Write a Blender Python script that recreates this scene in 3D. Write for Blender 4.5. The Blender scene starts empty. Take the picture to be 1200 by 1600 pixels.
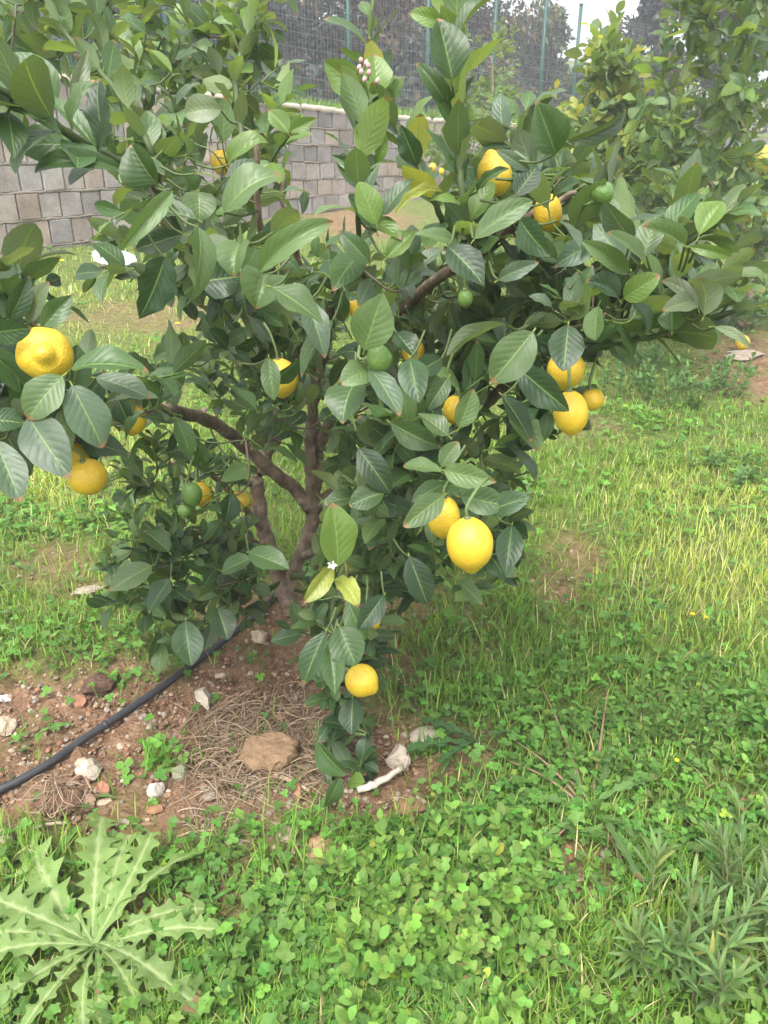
import bpy, math, random
import numpy as np
from mathutils import Vector
rng = np.random.default_rng(7)
random.seed(7)
PI = math.pi
# ------------------------------------------------------------------ camera
H = 1.30
PITCH = math.radians(25.0)
F = 1200.0
sc = bpy.context.scene
cam = bpy.data.objects.new("camera", bpy.data.cameras.new("camera"))
sc.collection.objects.link(cam)
cam.data.sensor_fit = 'VERTICAL'; cam.data.sensor_height = 36.0; cam.data.lens = 27.0
cam.data.clip_start = 0.02; cam.data.clip_end = 600
cam.location = (0, 0, H); cam.rotation_euler = (PI/2 - PITCH, 0, 0)
sc.camera = cam
# ------------------------------------------------------------------ world, sun, exposure
SUN_EL, SUN_AZ = math.radians(62), math.radians(200)     # azimuth from +Y clockwise: behind and left of the camera
w = bpy.data.worlds.new("World"); sc.world = w; w.use_nodes = True
nt = w.node_tree; nt.nodes.clear()
out = nt.nodes.new("ShaderNodeOutputWorld"); bg = nt.nodes.new("ShaderNodeBackground")
sky = nt.nodes.new("ShaderNodeTexSky"); sky.sky_type = 'NISHITA'; sky.sun_disc = False
sky.sun_elevation = SUN_EL; sky.sun_rotation = SUN_AZ; sky.dust_density = 5.0; sky.air_density = 1.0; sky.ozone_density = 1.0
hs = nt.nodes.new("ShaderNodeHueSaturation"); hs.inputs['Saturation'].default_value = 0.22
hs.inputs['Value'].default_value = 1.25
nt.links.new(sky.outputs[0], hs.inputs['Color']); nt.links.new(hs.outputs[0], bg.inputs[0]); nt.links.new(bg.outputs[0], out.inputs[0])
bg.inputs[1].default_value = 0.15
sl = bpy.data.lights.new("sun", 'SUN'); sl.energy = 1.3; sl.angle = math.radians(35); sl.color = (1.0, 0.965, 0.90)
so = bpy.data.objects.new("sun", sl); sc.collection.objects.link(so)
sd = Vector((math.sin(SUN_AZ)*math.cos(SUN_EL), math.cos(SUN_AZ)*math.cos(SUN_EL), math.sin(SUN_EL)))
so.rotation_euler = sd.to_track_quat('Z', 'Y').to_euler(); so.location = (0, -3, 8)
sc.view_settings.view_transform = 'Standard'; sc.view_settings.look = 'None'
sc.view_settings.exposure = 1.42; sc.view_settings.gamma = 1.0
sc.cycles.max_bounces = 6; sc.cycles.transparent_max_bounces = 4; sc.cycles.diffuse_bounces = 3

# ------------------------------------------------------------------ pixel <-> world
CP, SP = math.cos(PITCH), math.sin(PITCH)
CAM = np.array([0, 0, H])
def P(px, py, d):
    px = np.asarray(px, float); py = np.asarray(py, float); d = np.asarray(d, float)
    X = (px-600)/F; Y = (800-py)/F
    return np.stack([d*X, d*(CP+Y*SP), H+d*(-SP+Y*CP)], -1)
def proj(p):
    v = p-CAM; dd = v[..., 1]*CP - v[..., 2]*SP; up = v[..., 1]*SP+v[..., 2]*CP
    return 600+F*v[..., 0]/dd, 800-F*up/dd, dd
def unit(v):
    return v/np.maximum(np.linalg.norm(v, axis=-1, keepdims=True), 1e-9)

def _h(ix, iy, s):
    n = (ix*374761393 + iy*668265263 + s*974634777) & 0xffffffff
    n = ((n ^ (n >> 13))*1274126177) & 0xffffffff
    return ((n ^ (n >> 16)) & 0xffff)/65535.0
def vnoise(x, y, s=0):
    x = np.asarray(x, float); y = np.asarray(y, float)
    ix = np.floor(x).astype(np.int64); iy = np.floor(y).astype(np.int64)
    fx = x-ix; fy = y-iy; fx = fx*fx*(3-2*fx); fy = fy*fy*(3-2*fy)
    a = _h(ix, iy, s); b = _h(ix+1, iy, s); c = _h(ix, iy+1, s); d = _h(ix+1, iy+1, s)
    return (a*(1-fx)+b*fx)*(1-fy)+(c*(1-fx)+d*fx)*fy
def fbm(x, y, s=0, o=4):
    v = 0; a = .5
    for k in range(o):
        v = v+a*vnoise(x*2**k, y*2**k, s+k); a *= .5
    return v

# bare-soil blobs in picture coordinates of the ground (used to author world masks)
SOIL = [(300,1180,370,150,1.),(60,1170,210,120,1.),(470,1010,170,90,.9),(560,1235,170,60,.9),(430,1345,110,60,.75),
        (90,890,90,40,.45),(885,885,50,50,.6),(905,1370,70,60,.7),(230,495,150,22,.5),(1170,575,70,50,.8),(700,1190,80,50,.7),
        (560,345,80,25,.8),(620,950,60,60,.8),(930,680,60,25,.4),(300,1430,160,40,.55),(740,1010,40,60,.4)]
def soilmask(p):
    px, py, dd = proj(p)
    m = np.zeros_like(px)
    for cx, cy, rx, ry, a in SOIL:
        r = np.sqrt(((px-cx)/rx)**2+((py-cy)/ry)**2)
        m = np.maximum(m, a*np.clip((1.35-r)/.6, 0, 1))
    m = m+(fbm(p[..., 0]*7, p[..., 1]*7, 3)-.48)*1.1*(m > .02)
    return np.clip(m, 0, 1)
def G0(x, y):
    t = np.maximum(0, y-2.6)
    return .095*(np.sqrt(t*t+.16)-.4) - .00*x
def G(x, y):
    z = G0(x, y)
    z = z+.05*(fbm(x*1.3, y*1.3, 11)-.5)+.03*(fbm(x*5, y*5, 12, 3)-.47)
    z = z+.05*np.exp(-((x+.32)**2+(y-2.4)**2)/.35)
    return z
def ground(px, py):
    px = np.asarray(px, float); py = np.asarray(py, float)
    D = P(px, py, 1.0)-CAM
    t = np.full(px.shape, 1.5)
    for _ in range(25):
        q = CAM+D*t[..., None]
        g = G(q[..., 0], q[..., 1])
        tn = (g-H)/np.minimum(D[..., 2], -1e-3)
        t = .5*t+.5*np.clip(tn, .3, 60)
    q = CAM+D*t[..., None]
    q[..., 2] = G(q[..., 0], q[..., 1])
    return q

# ------------------------------------------------------------------ object helpers
COL = sc.collection
def mesh_obj(name, V, Fc, mats, parent=None, uv=None, tone=None, mi=None, smooth=True):
    """Fc: (n,4) or (n,3) int array or list of such arrays."""
    me = bpy.data.meshes.new(name)
    if not isinstance(Fc, list): Fc = [Fc]
    Fc = [np.asarray(f, dtype=np.int32) for f in Fc if len(f)]
    V = np.asarray(V, dtype=np.float32)
    me.vertices.add(len(V)); me.vertices.foreach_set('co', V.ravel())
    loops = np.concatenate([f.ravel() for f in Fc])
    sizes = np.concatenate([np.full(len(f), f.shape[1], dtype=np.int32) for f in Fc])
    starts = np.concatenate([[0], np.cumsum(sizes)[:-1]]).astype(np.int32)
    me.loops.add(len(loops)); me.loops.foreach_set('vertex_index', loops)
    me.polygons.add(len(sizes)); me.polygons.foreach_set('loop_start', starts)
    try: me.polygons.foreach_set('loop_total', sizes)
    except Exception: pass
    me.polygons.foreach_set('use_smooth', np.full(len(sizes), bool(smooth), dtype=bool))
    if mi is not None: me.polygons.foreach_set('material_index', np.asarray(mi, dtype=np.int32))
    if uv is not None:
        l = me.uv_layers.new(name='UVMap'); l.data.foreach_set('uv', np.asarray(uv, dtype=np.float32)[loops].ravel())
    if tone is not None:
        t = np.asarray(tone, dtype=np.float32)
        if t.shape[1] == 3: t = np.concatenate([t, np.ones((len(t), 1), np.float32)], 1)
        a = me.color_attributes.new(name='tone', type='FLOAT_COLOR', domain='POINT'); a.data.foreach_set('color', t.ravel())
    me.update(calc_edges=True); me.validate()
    for m in (mats if isinstance(mats, (list, tuple)) else [mats]): me.materials.append(m)
    o = bpy.data.objects.new(name, me); COL.objects.link(o)
    if parent is not None:
        o.parent = parent; o.matrix_parent_inverse = parent.matrix_world.inverted()
    return o
def empty(name, loc, label, cat, group=None):
    o = bpy.data.objects.new(name, None); COL.objects.link(o); o.location = loc
    o.empty_display_size = .1
    bpy.context.view_layer.update()
    tag(o, label, cat, group); return o
def tag(o, label=None, cat=None, group=None, kind=None):
    if label: o['label'] = label
    if cat: o['category'] = cat
    if group: o['group'] = group
    if kind: o['kind'] = kind
    return o
class MB:
    """collects vertex/face blocks with uv, tone, material index"""
    def __init__(s): s.V = []; s.F4 = []; s.F3 = []; s.U = []; s.T = []; s.m4 = []; s.m3 = []; s.n = 0
    def add(s, V, F4=None, F3=None, uv=None, tone=(1, 1, 1), m=0):
        V = np.asarray(V, float).reshape(-1, 3); n = len(V)
        s.V.append(V)
        s.U.append(np.zeros((n, 2)) if uv is None else np.asarray(uv).reshape(-1, 2))
        t = np.asarray(tone, float); s.T.append(np.broadcast_to(t, (n, 3)) if t.ndim == 1 else t.reshape(-1, 3))
        if F4 is not None and len(F4): s.F4.append(np.asarray(F4)+s.n); s.m4.append(np.full(len(F4), m))
        if F3 is not None and len(F3): s.F3.append(np.asarray(F3)+s.n); s.m3.append(np.full(len(F3), m))
        s.n += n
    def build(s, name, mats, parent=None, smooth=True):
        Fs = []; mi = []
        if s.F4: Fs.append(np.concatenate(s.F4)); mi.append(np.concatenate(s.m4))
        if s.F3: Fs.append(np.concatenate(s.F3)); mi.append(np.concatenate(s.m3))
        return mesh_obj(name, np.concatenate(s.V), Fs, mats, parent, np.concatenate(s.U), np.concatenate(s.T), np.concatenate(mi), smooth)
def grid_faces(nr, nc, wrap=False):
    r = np.arange(nr-1)[:, None]; c = np.arange(nc if wrap else nc-1)[None, :]
    c2 = (c+1) % nc
    a = r*nc+c; b = r*nc+c2; d = (r+1)*nc+c; e = (r+1)*nc+c2
    return np.stack([a, b, e, d], -1).reshape(-1, 4)
def smooth_path(pts, n):
    """Catmull-Rom through pts (k,m) -> (n,m)"""
    p = np.asarray(pts, float)
    if len(p) == 2: p = np.array([p[0], (p[0]+p[1])/2, p[1]])
    q = np.concatenate([[2*p[0]-p[1]], p, [2*p[-1]-p[-2]]])
    t = np.linspace(0, len(p)-1-1e-6, n); i = t.astype(int); f = (t-i)[:, None]
    a, b, c, d = q[i], q[i+1], q[i+2], q[i+3]
    return .5*((2*b)+(-a+c)*f+(2*a-5*b+4*c-d)*f*f+(-a+3*b-3*c+d)*f**3)
def tube(mb, pts, rad, seg=8, m=0, tone=(1, 1, 1), rough=0., cap=True):
    p = np.asarray(pts, float); n = len(p); rad = np.broadcast_to(np.asarray(rad, float), (n,))
    T = unit(np.gradient(p, axis=0)); ref = np.array([0.31, 0.2, .93]) if abs(T[0, 2]) < .9 else np.array([1., 0, 0])
    A = unit(np.cross(T, ref)); B = np.cross(T, A)
    th = np.linspace(0, 2*PI, seg, endpoint=False)
    r = rad[:, None]*(1+rough*(rng.random((n, seg))-.5))
    V = p[:, None, :]+r[..., None]*(np.cos(th)[None, :, None]*A[:, None, :]+np.sin(th)[None, :, None]*B[:, None, :])
    L = np.concatenate([[0], np.cumsum(np.linalg.norm(np.diff(p, axis=0), axis=1))])
    uv = np.stack([np.broadcast_to(th/(2*PI), (n, seg)), np.broadcast_to(L[:, None], (n, seg))], -1)
    V = V.reshape(-1, 3); Fq = grid_faces(n, seg, True); uv = uv.reshape(-1, 2)
    F3 = None
    if cap:
        V = np.concatenate([V, p[:1], p[-1:]]); uv = np.concatenate([uv, [[0, 0], [0, L[-1]]]])
        a = np.arange(seg); b = (a+1) % seg
        F3 = np.concatenate([np.stack([b, a, np.full(seg, n*seg)], -1), np.stack([(n-1)*seg+a, (n-1)*seg+b, np.full(seg, n*seg+1)], -1)])
    mb.add(V, Fq, F3, uv, tone, m)

# ------------------------------------------------------------------ materials
def newmat(name):
    m = bpy.data.materials.new(name); m.use_nodes = True; nt = m.node_tree; nt.nodes.clear()
    o = nt.nodes.new('ShaderNodeOutputMaterial'); return m, nt, o
class N:
    def __init__(s, nt): s.nt = nt
    def n(s, t, **k):
        x = s.nt.nodes.new(t)
        for a, b in k.items(): setattr(x, a, b)
        return x
    def l(s, a, b): s.nt.links.new(a, b)
    def math(s, op, a, b=None, c=None, clamp=False):
        x = s.n('ShaderNodeMath', operation=op); x.use_clamp = clamp
        for i, v in enumerate((a, b, c)):
            if v is None: continue
            if isinstance(v, (int, float)): x.inputs[i].default_value = v
            else: s.l(v, x.inputs[i])
        return x.outputs[0]
    def mix(s, f, a, b, mode='MIX'):
        x = s.n('ShaderNodeMix', data_type='RGBA', blend_type=mode)
        for i, v in ((0, f), (6, a), (7, b)):
            if isinstance(v, (int, float)): x.inputs[i].default_value = v
            elif isinstance(v, tuple): x.inputs[i].default_value = (*v, 1) if len(v) == 3 else v
            else: s.l(v, x.inputs[i])
        return x.outputs[2]
    def noise(s, scale, detail=4, rough=.55, vec=None, out=0):
        x = s.n('ShaderNodeTexNoise'); x.inputs['Scale'].default_value = scale; x.inputs['Detail'].default_value = detail
        x.inputs['Roughness'].default_value = rough
        if vec is not None: s.l(vec, x.inputs['Vector'])
        return x.outputs[out]
    def ramp(s, f, stops):
        x = s.n('ShaderNodeValToRGB'); s.l(f, x.inputs[0]); e = x.color_ramp.elements
        while len(e) < len(stops): e.new(.5)
        for i, (p, c) in enumerate(stops):
            e[i].position = p; e[i].color = (*c, 1) if len(c) == 3 else c
        return x.outputs[0]
    def bump(s, h, strength=.3, dist=.01):
        x = s.n('ShaderNodeBump'); x.inputs['Strength'].default_value = strength; x.inputs['Distance'].default_value = dist
        s.l(h, x.inputs['Height']); return x.outputs[0]
    def tone(s):
        x = s.n('ShaderNodeAttribute'); x.attribute_name = 'tone'; return x.outputs['Color']
    def pos(s):
        return s.n('ShaderNodeTexCoord').outputs['Object']
def principled(k, o, col, rough=.6, nrm=None, spec=.5, trans_col=None, trans=0.0, sheen=0.):
    b = k.n('ShaderNodeBsdfPrincipled')
    if isinstance(col, tuple): b.inputs['Base Color'].default_value = (*col, 1)
    else: k.l(col, b.inputs['Base Color'])
    if isinstance(rough, (int, float)): b.inputs['Roughness'].default_value = rough
    else: k.l(rough, b.inputs['Roughness'])
    b.inputs['Specular IOR Level'].default_value = spec
    if nrm is not None: k.l(nrm, b.inputs['Normal'])
    if trans > 0:
        t = k.n('ShaderNodeBsdfTranslucent'); k.l(trans_col, t.inputs['Color'])
        if nrm is not None: k.l(nrm, t.inputs['Normal'])
        mx = k.n('ShaderNodeMixShader'); mx.inputs[0].default_value = trans
        k.l(b.outputs[0], mx.inputs[1]); k.l(t.outputs[0], mx.inputs[2]); k.l(mx.outputs[0], o.inputs[0])
    else: k.l(b.outputs[0], o.inputs[0])
    return b

def mat_leaf(name='citrus_leaf', veins=True, rough=.36, trans=.27, under=(1.55, 1.35, 1.35), spec=.42, midw=.07, midc=(.20, .30, .08)):
    m, nt, o = newmat(name); k = N(nt)
    uv = k.n('ShaderNodeUVMap'); sep = k.n('ShaderNodeSeparateXYZ'); k.l(uv.outputs[0], sep.inputs[0])
    u, v = sep.outputs[0], sep.outputs[1]
    a = k.math('ABSOLUTE', k.math('MULTIPLY_ADD', u, 2.0, -1.0))
    mid = k.math('SUBTRACT', 1.0, k.math('DIVIDE', a, midw), clamp=True)
    ph = k.math('ADD', k.math('SUBTRACT', k.math('MULTIPLY', v, 7.5), k.math('MULTIPLY', a, 2.3)), k.math('MULTIPLY', k.noise(14, 2, .5, k.pos()), .9))
    fr = k.math('ABSOLUTE', k.math('SUBTRACT', k.math('FRACT', ph), .5))     # 0 on vein
    vein = k.math('SUBTRACT', 1.0, k.math('DIVIDE', fr, .09), clamp=True)
    pet = k.math('LESS_THAN', v, 0.0)
    base = k.tone()
    pos = k.pos()
    blot = k.noise(38, 3, .6, pos)
    c = k.mix(k.math('MULTIPLY', k.math('SUBTRACT', blot, .45, clamp=True), 1.6, clamp=True), base, (1.25, 1.18, 1.0), 'MULTIPLY')
    fine = k.noise(420, 2, .6, pos)
    c = k.mix(.35, c, k.ramp(fine, [(.25, (.6, .6, .6)), (.75, (1.35, 1.35, 1.3))]), 'MULTIPLY')
    if veins:
        c = k.mix(k.math('MULTIPLY', vein, .13), c, (.15, .22, .08))
    # blemishes: pale scars
    sc_ = k.noise(16, 5, .7, pos)
    c = k.mix(k.math('MULTIPLY', k.math('SUBTRACT', sc_, .66, clamp=True), 5.0, clamp=True), c, (.26, .26, .13))
    geo = k.n('ShaderNodeNewGeometry')
    c_un = k.mix(1.0, c, under, 'MULTIPLY'); c_un = k.mix(.22, c_un, (.16, .20, .13))
    c = k.mix(geo.outputs['Backfacing'], c, c_un)
    c = k.mix(k.math('MULTIPLY', mid, .75), c, midc)
    tipm = k.math('MULTIPLY', k.math('GREATER_THAN', k.math('ADD', v, k.math('MULTIPLY', k.noise(60, 3, .6, pos), .12)), .985), k.math('GREATER_THAN', k.noise(5, 1, .5, pos), .50))
    c = k.mix(tipm, c, (.20, .13, .06))
    sp2 = k.noise(130, 4, .8, pos)
    c = k.mix(k.math('MULTIPLY', k.math('SUBTRACT', sp2, .70, clamp=True), 9.0, clamp=True), c, (.16, .12, .05))
    c = k.mix(pet, c, (.20, .25, .05))
    # relief: tissue puffs up between the veins
    puff = k.math('MULTIPLY', k.math('SINE', k.math('MULTIPLY', fr, PI)), k.math('SUBTRACT', 1.0, k.math('MULTIPLY', a, .6)))
    hgt = k.math('SUBTRACT', k.math('MULTIPLY', puff, 1.0 if veins else .2), k.math('MULTIPLY', mid, .9))
    hgt = k.math('ADD', hgt, k.math('MULTIPLY', k.noise(90, 3, .6, pos), .7))
    nrm = k.bump(hgt, .30, .0014)
    rg = k.math('ADD', rough-.1, k.math('MULTIPLY', blot, .25))
    rg = k.math('ADD', rg, k.math('MULTIPLY', geo.outputs['Backfacing'], .25))
    tc = k.mix(1.0, c, (1.9, 1.9, .7), 'MULTIPLY')
    principled(k, o, c, rg, nrm, spec, tc, trans)
    return m
def mat_tone(name, rough=.6, noise=0, nscale=30, trans=0., spec=.4, bump=0., bscale=60, bdist=.003, tr=(1.8, 1.8, .7)):
    m, nt, o = newmat(name); k = N(nt); c = k.tone(); pos = k.pos()
    if noise: c = k.mix(noise, c, k.ramp(k.noise(nscale, 5, .65, pos), [(.25, (.45, .45, .45)), (.75, (1.5, 1.5, 1.5))]), 'MULTIPLY')
    nrm = k.bump(k.noise(bscale, 5, .6, pos), bump, bdist) if bump else None
    tc = k.mix(1.0, c, tr, 'MULTIPLY') if trans else None
    principled(k, o, c, rough, nrm, spec, tc, trans)
    return m
def mat_bark():
    m, nt, o = newmat('bark'); k = N(nt); pos = k.pos()
    n1 = k.noise(25, 5, .65, pos); n2 = k.noise(140, 4, .6, pos)
    mp = k.n('ShaderNodeMapping'); mp.inputs['Scale'].default_value = (60, 60, 9); k.l(pos, mp.inputs[0])
    n3 = k.noise(1.6, 4, .6, mp.outputs[0])
    c = k.ramp(n1, [(.28, (.085, .058, .040)), (.5, (.175, .128, .092)), (.72, (.30, .245, .19))])
    c = k.mix(.5, c, k.ramp(n3, [(.3, (.5, .5, .5)), (.7, (1.4, 1.35, 1.3))]), 'MULTIPLY')
    c = k.mix(1.0, c, k.tone(), 'MULTIPLY')
    h = k.math('ADD', k.math('MULTIPLY', n3, .8), k.math('MULTIPLY', n2, .4))
    principled(k, o, c, .82, k.bump(h, .8, .006), .25)
    return m
def mat_lemon(name, cols):
    m, nt, o = newmat(name); k = N(nt); pos = k.pos()
    n1 = k.noise(18, 4, .6, pos)
    c = k.ramp(n1, [(.3, cols[0]), (.55, cols[1]), (.75, cols[2])])
    sp = k.noise(70, 5, .75, pos)
    c = k.mix(k.math('MULTIPLY', k.math('SUBTRACT', sp, .68, clamp=True), 7., clamp=True), c, (.28, .17, .05))
    vo = k.n('ShaderNodeTexVoronoi'); vo.inputs['Scale'].default_value = 420; k.l(pos, vo.inputs['Vector'])
    h = k.math('ADD', k.math('MULTIPLY', vo.outputs[0], 1.), k.math('MULTIPLY', k.noise(60, 3, .5, pos), 1.6))
    b = principled(k, o, c, .38, k.bump(h, .42, .0016), .5)
    b.inputs['Subsurface Weight'].default_value = .12; b.inputs['Subsurface Radius'].default_value = (.012, .008, .002)
    return m
def mat_soil():
    m, nt, o = newmat('soil_ground'); k = N(nt); pos = k.pos(); t = k.tone()
    sep = k.n('ShaderNodeSeparateColor'); k.l(t, sep.inputs[0])
    n1 = k.noise(3.2, 6, .62, pos); n2 = k.noise(28, 6, .7, pos); n3 = k.noise(170, 5, .7, pos)
    c = k.ramp(n2, [(.25, (.14, .082, .048)), (.45, (.26, .158, .096)), (.62, (.36, .235, .155)), (.8, (.48, .365, .26))])
    c = k.mix(.6, c, k.ramp(n1, [(.3, (.68, .6, .55)), (.7, (1.25, 1.2, 1.1))]), 'MULTIPLY')
    c = k.mix(.55, c, k.ramp(n3, [(.3, (.5, .45, .4)), (.7, (1.5, 1.5, 1.5))]), 'MULTIPLY')
    g = k.ramp(n2, [(.3, (.07, .085, .025)), (.5, (.15, .19, .05)), (.72, (.26, .26, .10))])
    g = k.mix(.5, g, k.ramp(n1, [(.3, (.75, .95, .7)), (.7, (1.3, 1.2, 1.0))]), 'MULTIPLY')
    c = k.mix(sep.outputs[0], g, c)
    vo = k.n('ShaderNodeTexVoronoi'); vo.inputs['Scale'].default_value = 85; k.l(pos, vo.inputs['Vector'])
    h = k.math('ADD', k.math('MULTIPLY', n2, 1.6), k.math('ADD', k.math('MULTIPLY', n3, .7), k.math('MULTIPLY', vo.outputs[0], -.5)))
    principled(k, o, c, .92, k.bump(h, .9, .022), .2)
    return m
def mat_block():
    m, nt, o = newmat('concrete_block'); k = N(nt); pos = k.pos(); c = k.tone()
    c = k.mix(.7, c, k.ramp(k.noise(4, 6, .75, pos), [(.3, (.5, .47, .44)), (.7, (1.4, 1.38, 1.35))]), 'MULTIPLY')
    c = k.mix(.5, c, k.ramp(k.noise(60, 5, .7, pos), [(.3, (.6, .6, .6)), (.7, (1.35, 1.35, 1.35))]), 'MULTIPLY')
    principled(k, o, c, .93, k.bump(k.noise(80, 5, .7, pos), .7, .01), .2)
    return m
M = {}
M['leaf'] = mat_leaf()
M['leaf_far'] = mat_leaf('pale_citrus_leaf', True, .5, .36)
M['weed'] = mat_leaf('weed_leaf', True, .6, .25, (1.2, 1.2, 1.2), .3)
M['rosette'] = mat_leaf('rosette_leaf', True, .6, .25, (1.2, 1.2, 1.2), .3, .28, (.36, .42, .20))
M['grass'] = mat_tone('grass_blade', .6, .35, 25, .3, .35)
M['clover'] = mat_tone('clover_leaf', .62, .35, 60, .28, .3)
M['bgleaf'] = mat_tone('distant_leaf', .7, .4, 2, .2, .3)
M['bark'] = mat_bark()
M['green_bark'] = mat_tone('green_shoot_bark', .55, .4, 60, 0, .4, .4, 80, .002)
M['lemon'] = mat_lemon('lemon_peel', [(.56, .36, .025), (.63, .43, .032), (.68, .49, .060)])
M['green_lemon'] = mat_lemon('green_lemon_peel', [(.07, .15, .03), (.12, .22, .045), (.19, .29, .08)])
M['soil'] = mat_soil()
M['block'] = mat_block()
M['stone'] = mat_tone('stone', .88, .7, 35, 0, .25, .8, 90, .006)
M['straw'] = mat_tone('straw', .8, .5, 40, 0, .2)
M['hose'] = mat_tone('black_polyethylene', .5, .6, 30, 0, .45, .3, 120, .001)
M['petal'] = mat_tone('petal', .6, .15, 60, .25, .3, 0., 60, .003, (1.2, 1.2, 1.0))
M['plastic'] = mat_tone('plastic_film', .35, .15, 10, .25, .5, .6, 30, .01, (1, 1, 1))
M['wire'] = mat_tone('galvanised_wire', .5, .2, 10, 0, .5)
M['post'] = mat_tone('painted_steel', .45, .3, 10, 0, .5)

# ------------------------------------------------------------------ leaf builder (vectorised)
PROF = {}
def prof_lemon(t, e=.92, q=.80): return np.maximum(0, np.sin(PI*np.clip(t, 0, 1)**e))**q*1.06
PROFS = [lambda t: prof_lemon(t), lambda t: prof_lemon(t, .82, .85), lambda t: prof_lemon(t, 1.0, .75), lambda t: prof_lemon(t, .88, 1.0), lambda t: prof_lemon(t, .95, .68)]
def leaves(mb, base, dr, nr, L, W, bend, fold, wave, tone, rows=9, cols=5, twist=0., pet=.008, m=0, prof=prof_lemon, freq=None, wig=0.):
    n = len(base)
    f = lambda a: np.broadcast_to(np.asarray(a, float), (n,))
    L, W, bend, fold, wave, twist = map(f, (L, W, bend, fold, wave, twist))
    dr = unit(dr); sd = unit(np.cross(dr, nr)); nr = np.cross(sd, dr)
    # rows in t, with tighter spacing near the ends
    t = (1-np.cos(np.linspace(0, PI, rows)))/2
    s = np.linspace(-1, 1, cols)
    th = bend[:, None]*(t**1.25)[None, :]
    dt = np.diff(t)
    cx = np.concatenate([np.zeros((n, 1)), np.cumsum(np.cos((th[:, 1:]+th[:, :-1])/2)*dt, 1)], 1)*L[:, None]
    cz = -np.concatenate([np.zeros((n, 1)), np.cumsum(np.sin((th[:, 1:]+th[:, :-1])/2)*dt, 1)], 1)*L[:, None]
    wob = wig*L[:, None]*np.sin(t[None, :]*PI*1.3+rng.random((n, 1))*6)
    c = base[:, None, :]+dr[:, None, :]*cx[..., None]+nr[:, None, :]*cz[..., None]+sd[:, None, :]*wob[..., None]
    ln = nr[:, None, :]*np.cos(th)[..., None]+dr[:, None, :]*np.sin(th)[..., None]
    tw = twist[:, None]*t[None, :]
    sdt = sd[:, None, :]*np.cos(tw)[..., None]+ln*np.sin(tw)[..., None]
    lnt = ln*np.cos(tw)[..., None]-sd[:, None, :]*np.sin(tw)[..., None]
    w = prof(t)[None, :]*W[:, None]/2
    w = w*(1+.10*(rng.random((n, rows))-.5))
    w[:, 0] = .0011
    fr = f(freq) if freq is not None else 1.2+1.8*rng.random(n)
    ph = rng.random((n, 2))*2*PI
    sgn = np.sign(s)
    A = np.abs(s)
    # fold into a V that flattens outward, plus edge waves different on the two sides
    phi = fold[:, None, None]*np.ones((1, rows, 1))*(1-.35*A)[None, None, :]
    side_off = s[None, None, :]*w[..., None]*np.cos(phi)
    phs = np.where(sgn > 0, ph[:, 0:1], ph[:, 1:2])
    wv = wave[:, None, None]*W[:, None, None]*np.sin(2*PI*fr[:, None, None]*t[None, :, None]+phs[:, None, :])*(A**2)[None, None, :]*np.sin(PI*np.clip(t, 0, 1))[None, :, None]
    n_off = A[None, None, :]*w[..., None]*np.sin(phi)+wv
    V = c[:, :, None, :]+sdt[:, :, None, :]*side_off[..., None]+lnt[:, :, None, :]*n_off[..., None]
    U = np.stack(np.broadcast_arrays((s*.5+.5)[None, :], t[:, None]), -1)      # rows,cols,2
    U = np.broadcast_to(U, (n, rows, cols, 2))
    if pet > 0:
        pb = base-dr*pet-nr*pet*.25
        V0 = pb[:, None, None, :]+sd[:, None, None, :]*(s*.0010)[None, None, :, None]
        V = np.concatenate([V0, V], 1)
        U = np.concatenate([np.broadcast_to(np.stack([s*.5+.5, np.full(cols, -.1)], -1)[None, None], (n, 1, cols, 2)), U], 1)
        R = rows+1
    else: R = rows
    fc = grid_faces(R, cols)
    Fq = (np.arange(n)[:, None, None]*(R*cols)+fc[None]).reshape(-1, 4)
    tone = np.broadcast_to(np.asarray(tone, float), (n, 3))
    mb.add(V.reshape(-1, 3), Fq, None, U.reshape(-1, 2), np.repeat(tone, R*cols, 0), m)

TONES = {                         # linear base colours
 'd': (.034, .071, .028), 'm': (.060, .113, .038), 'l': (.102, .162, .062), 'b': (.122, .200, .044),
 'g': (.072, .114, .066), 'y': (.26, .29, .06), 'w': (.14, .18, .10)}
def rtone(keys, n, var=.22):
    T = np.array([TONES[rng.choice(list(keys))] for _ in range(n)])
    return T*(1+var*(rng.random((n, 1))-.5)*2)*(1+.10*(rng.random((n, 3))-.5))
def toward_cam(p): return unit(CAM-p)
UP = np.array([0, 0, 1.])

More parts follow.
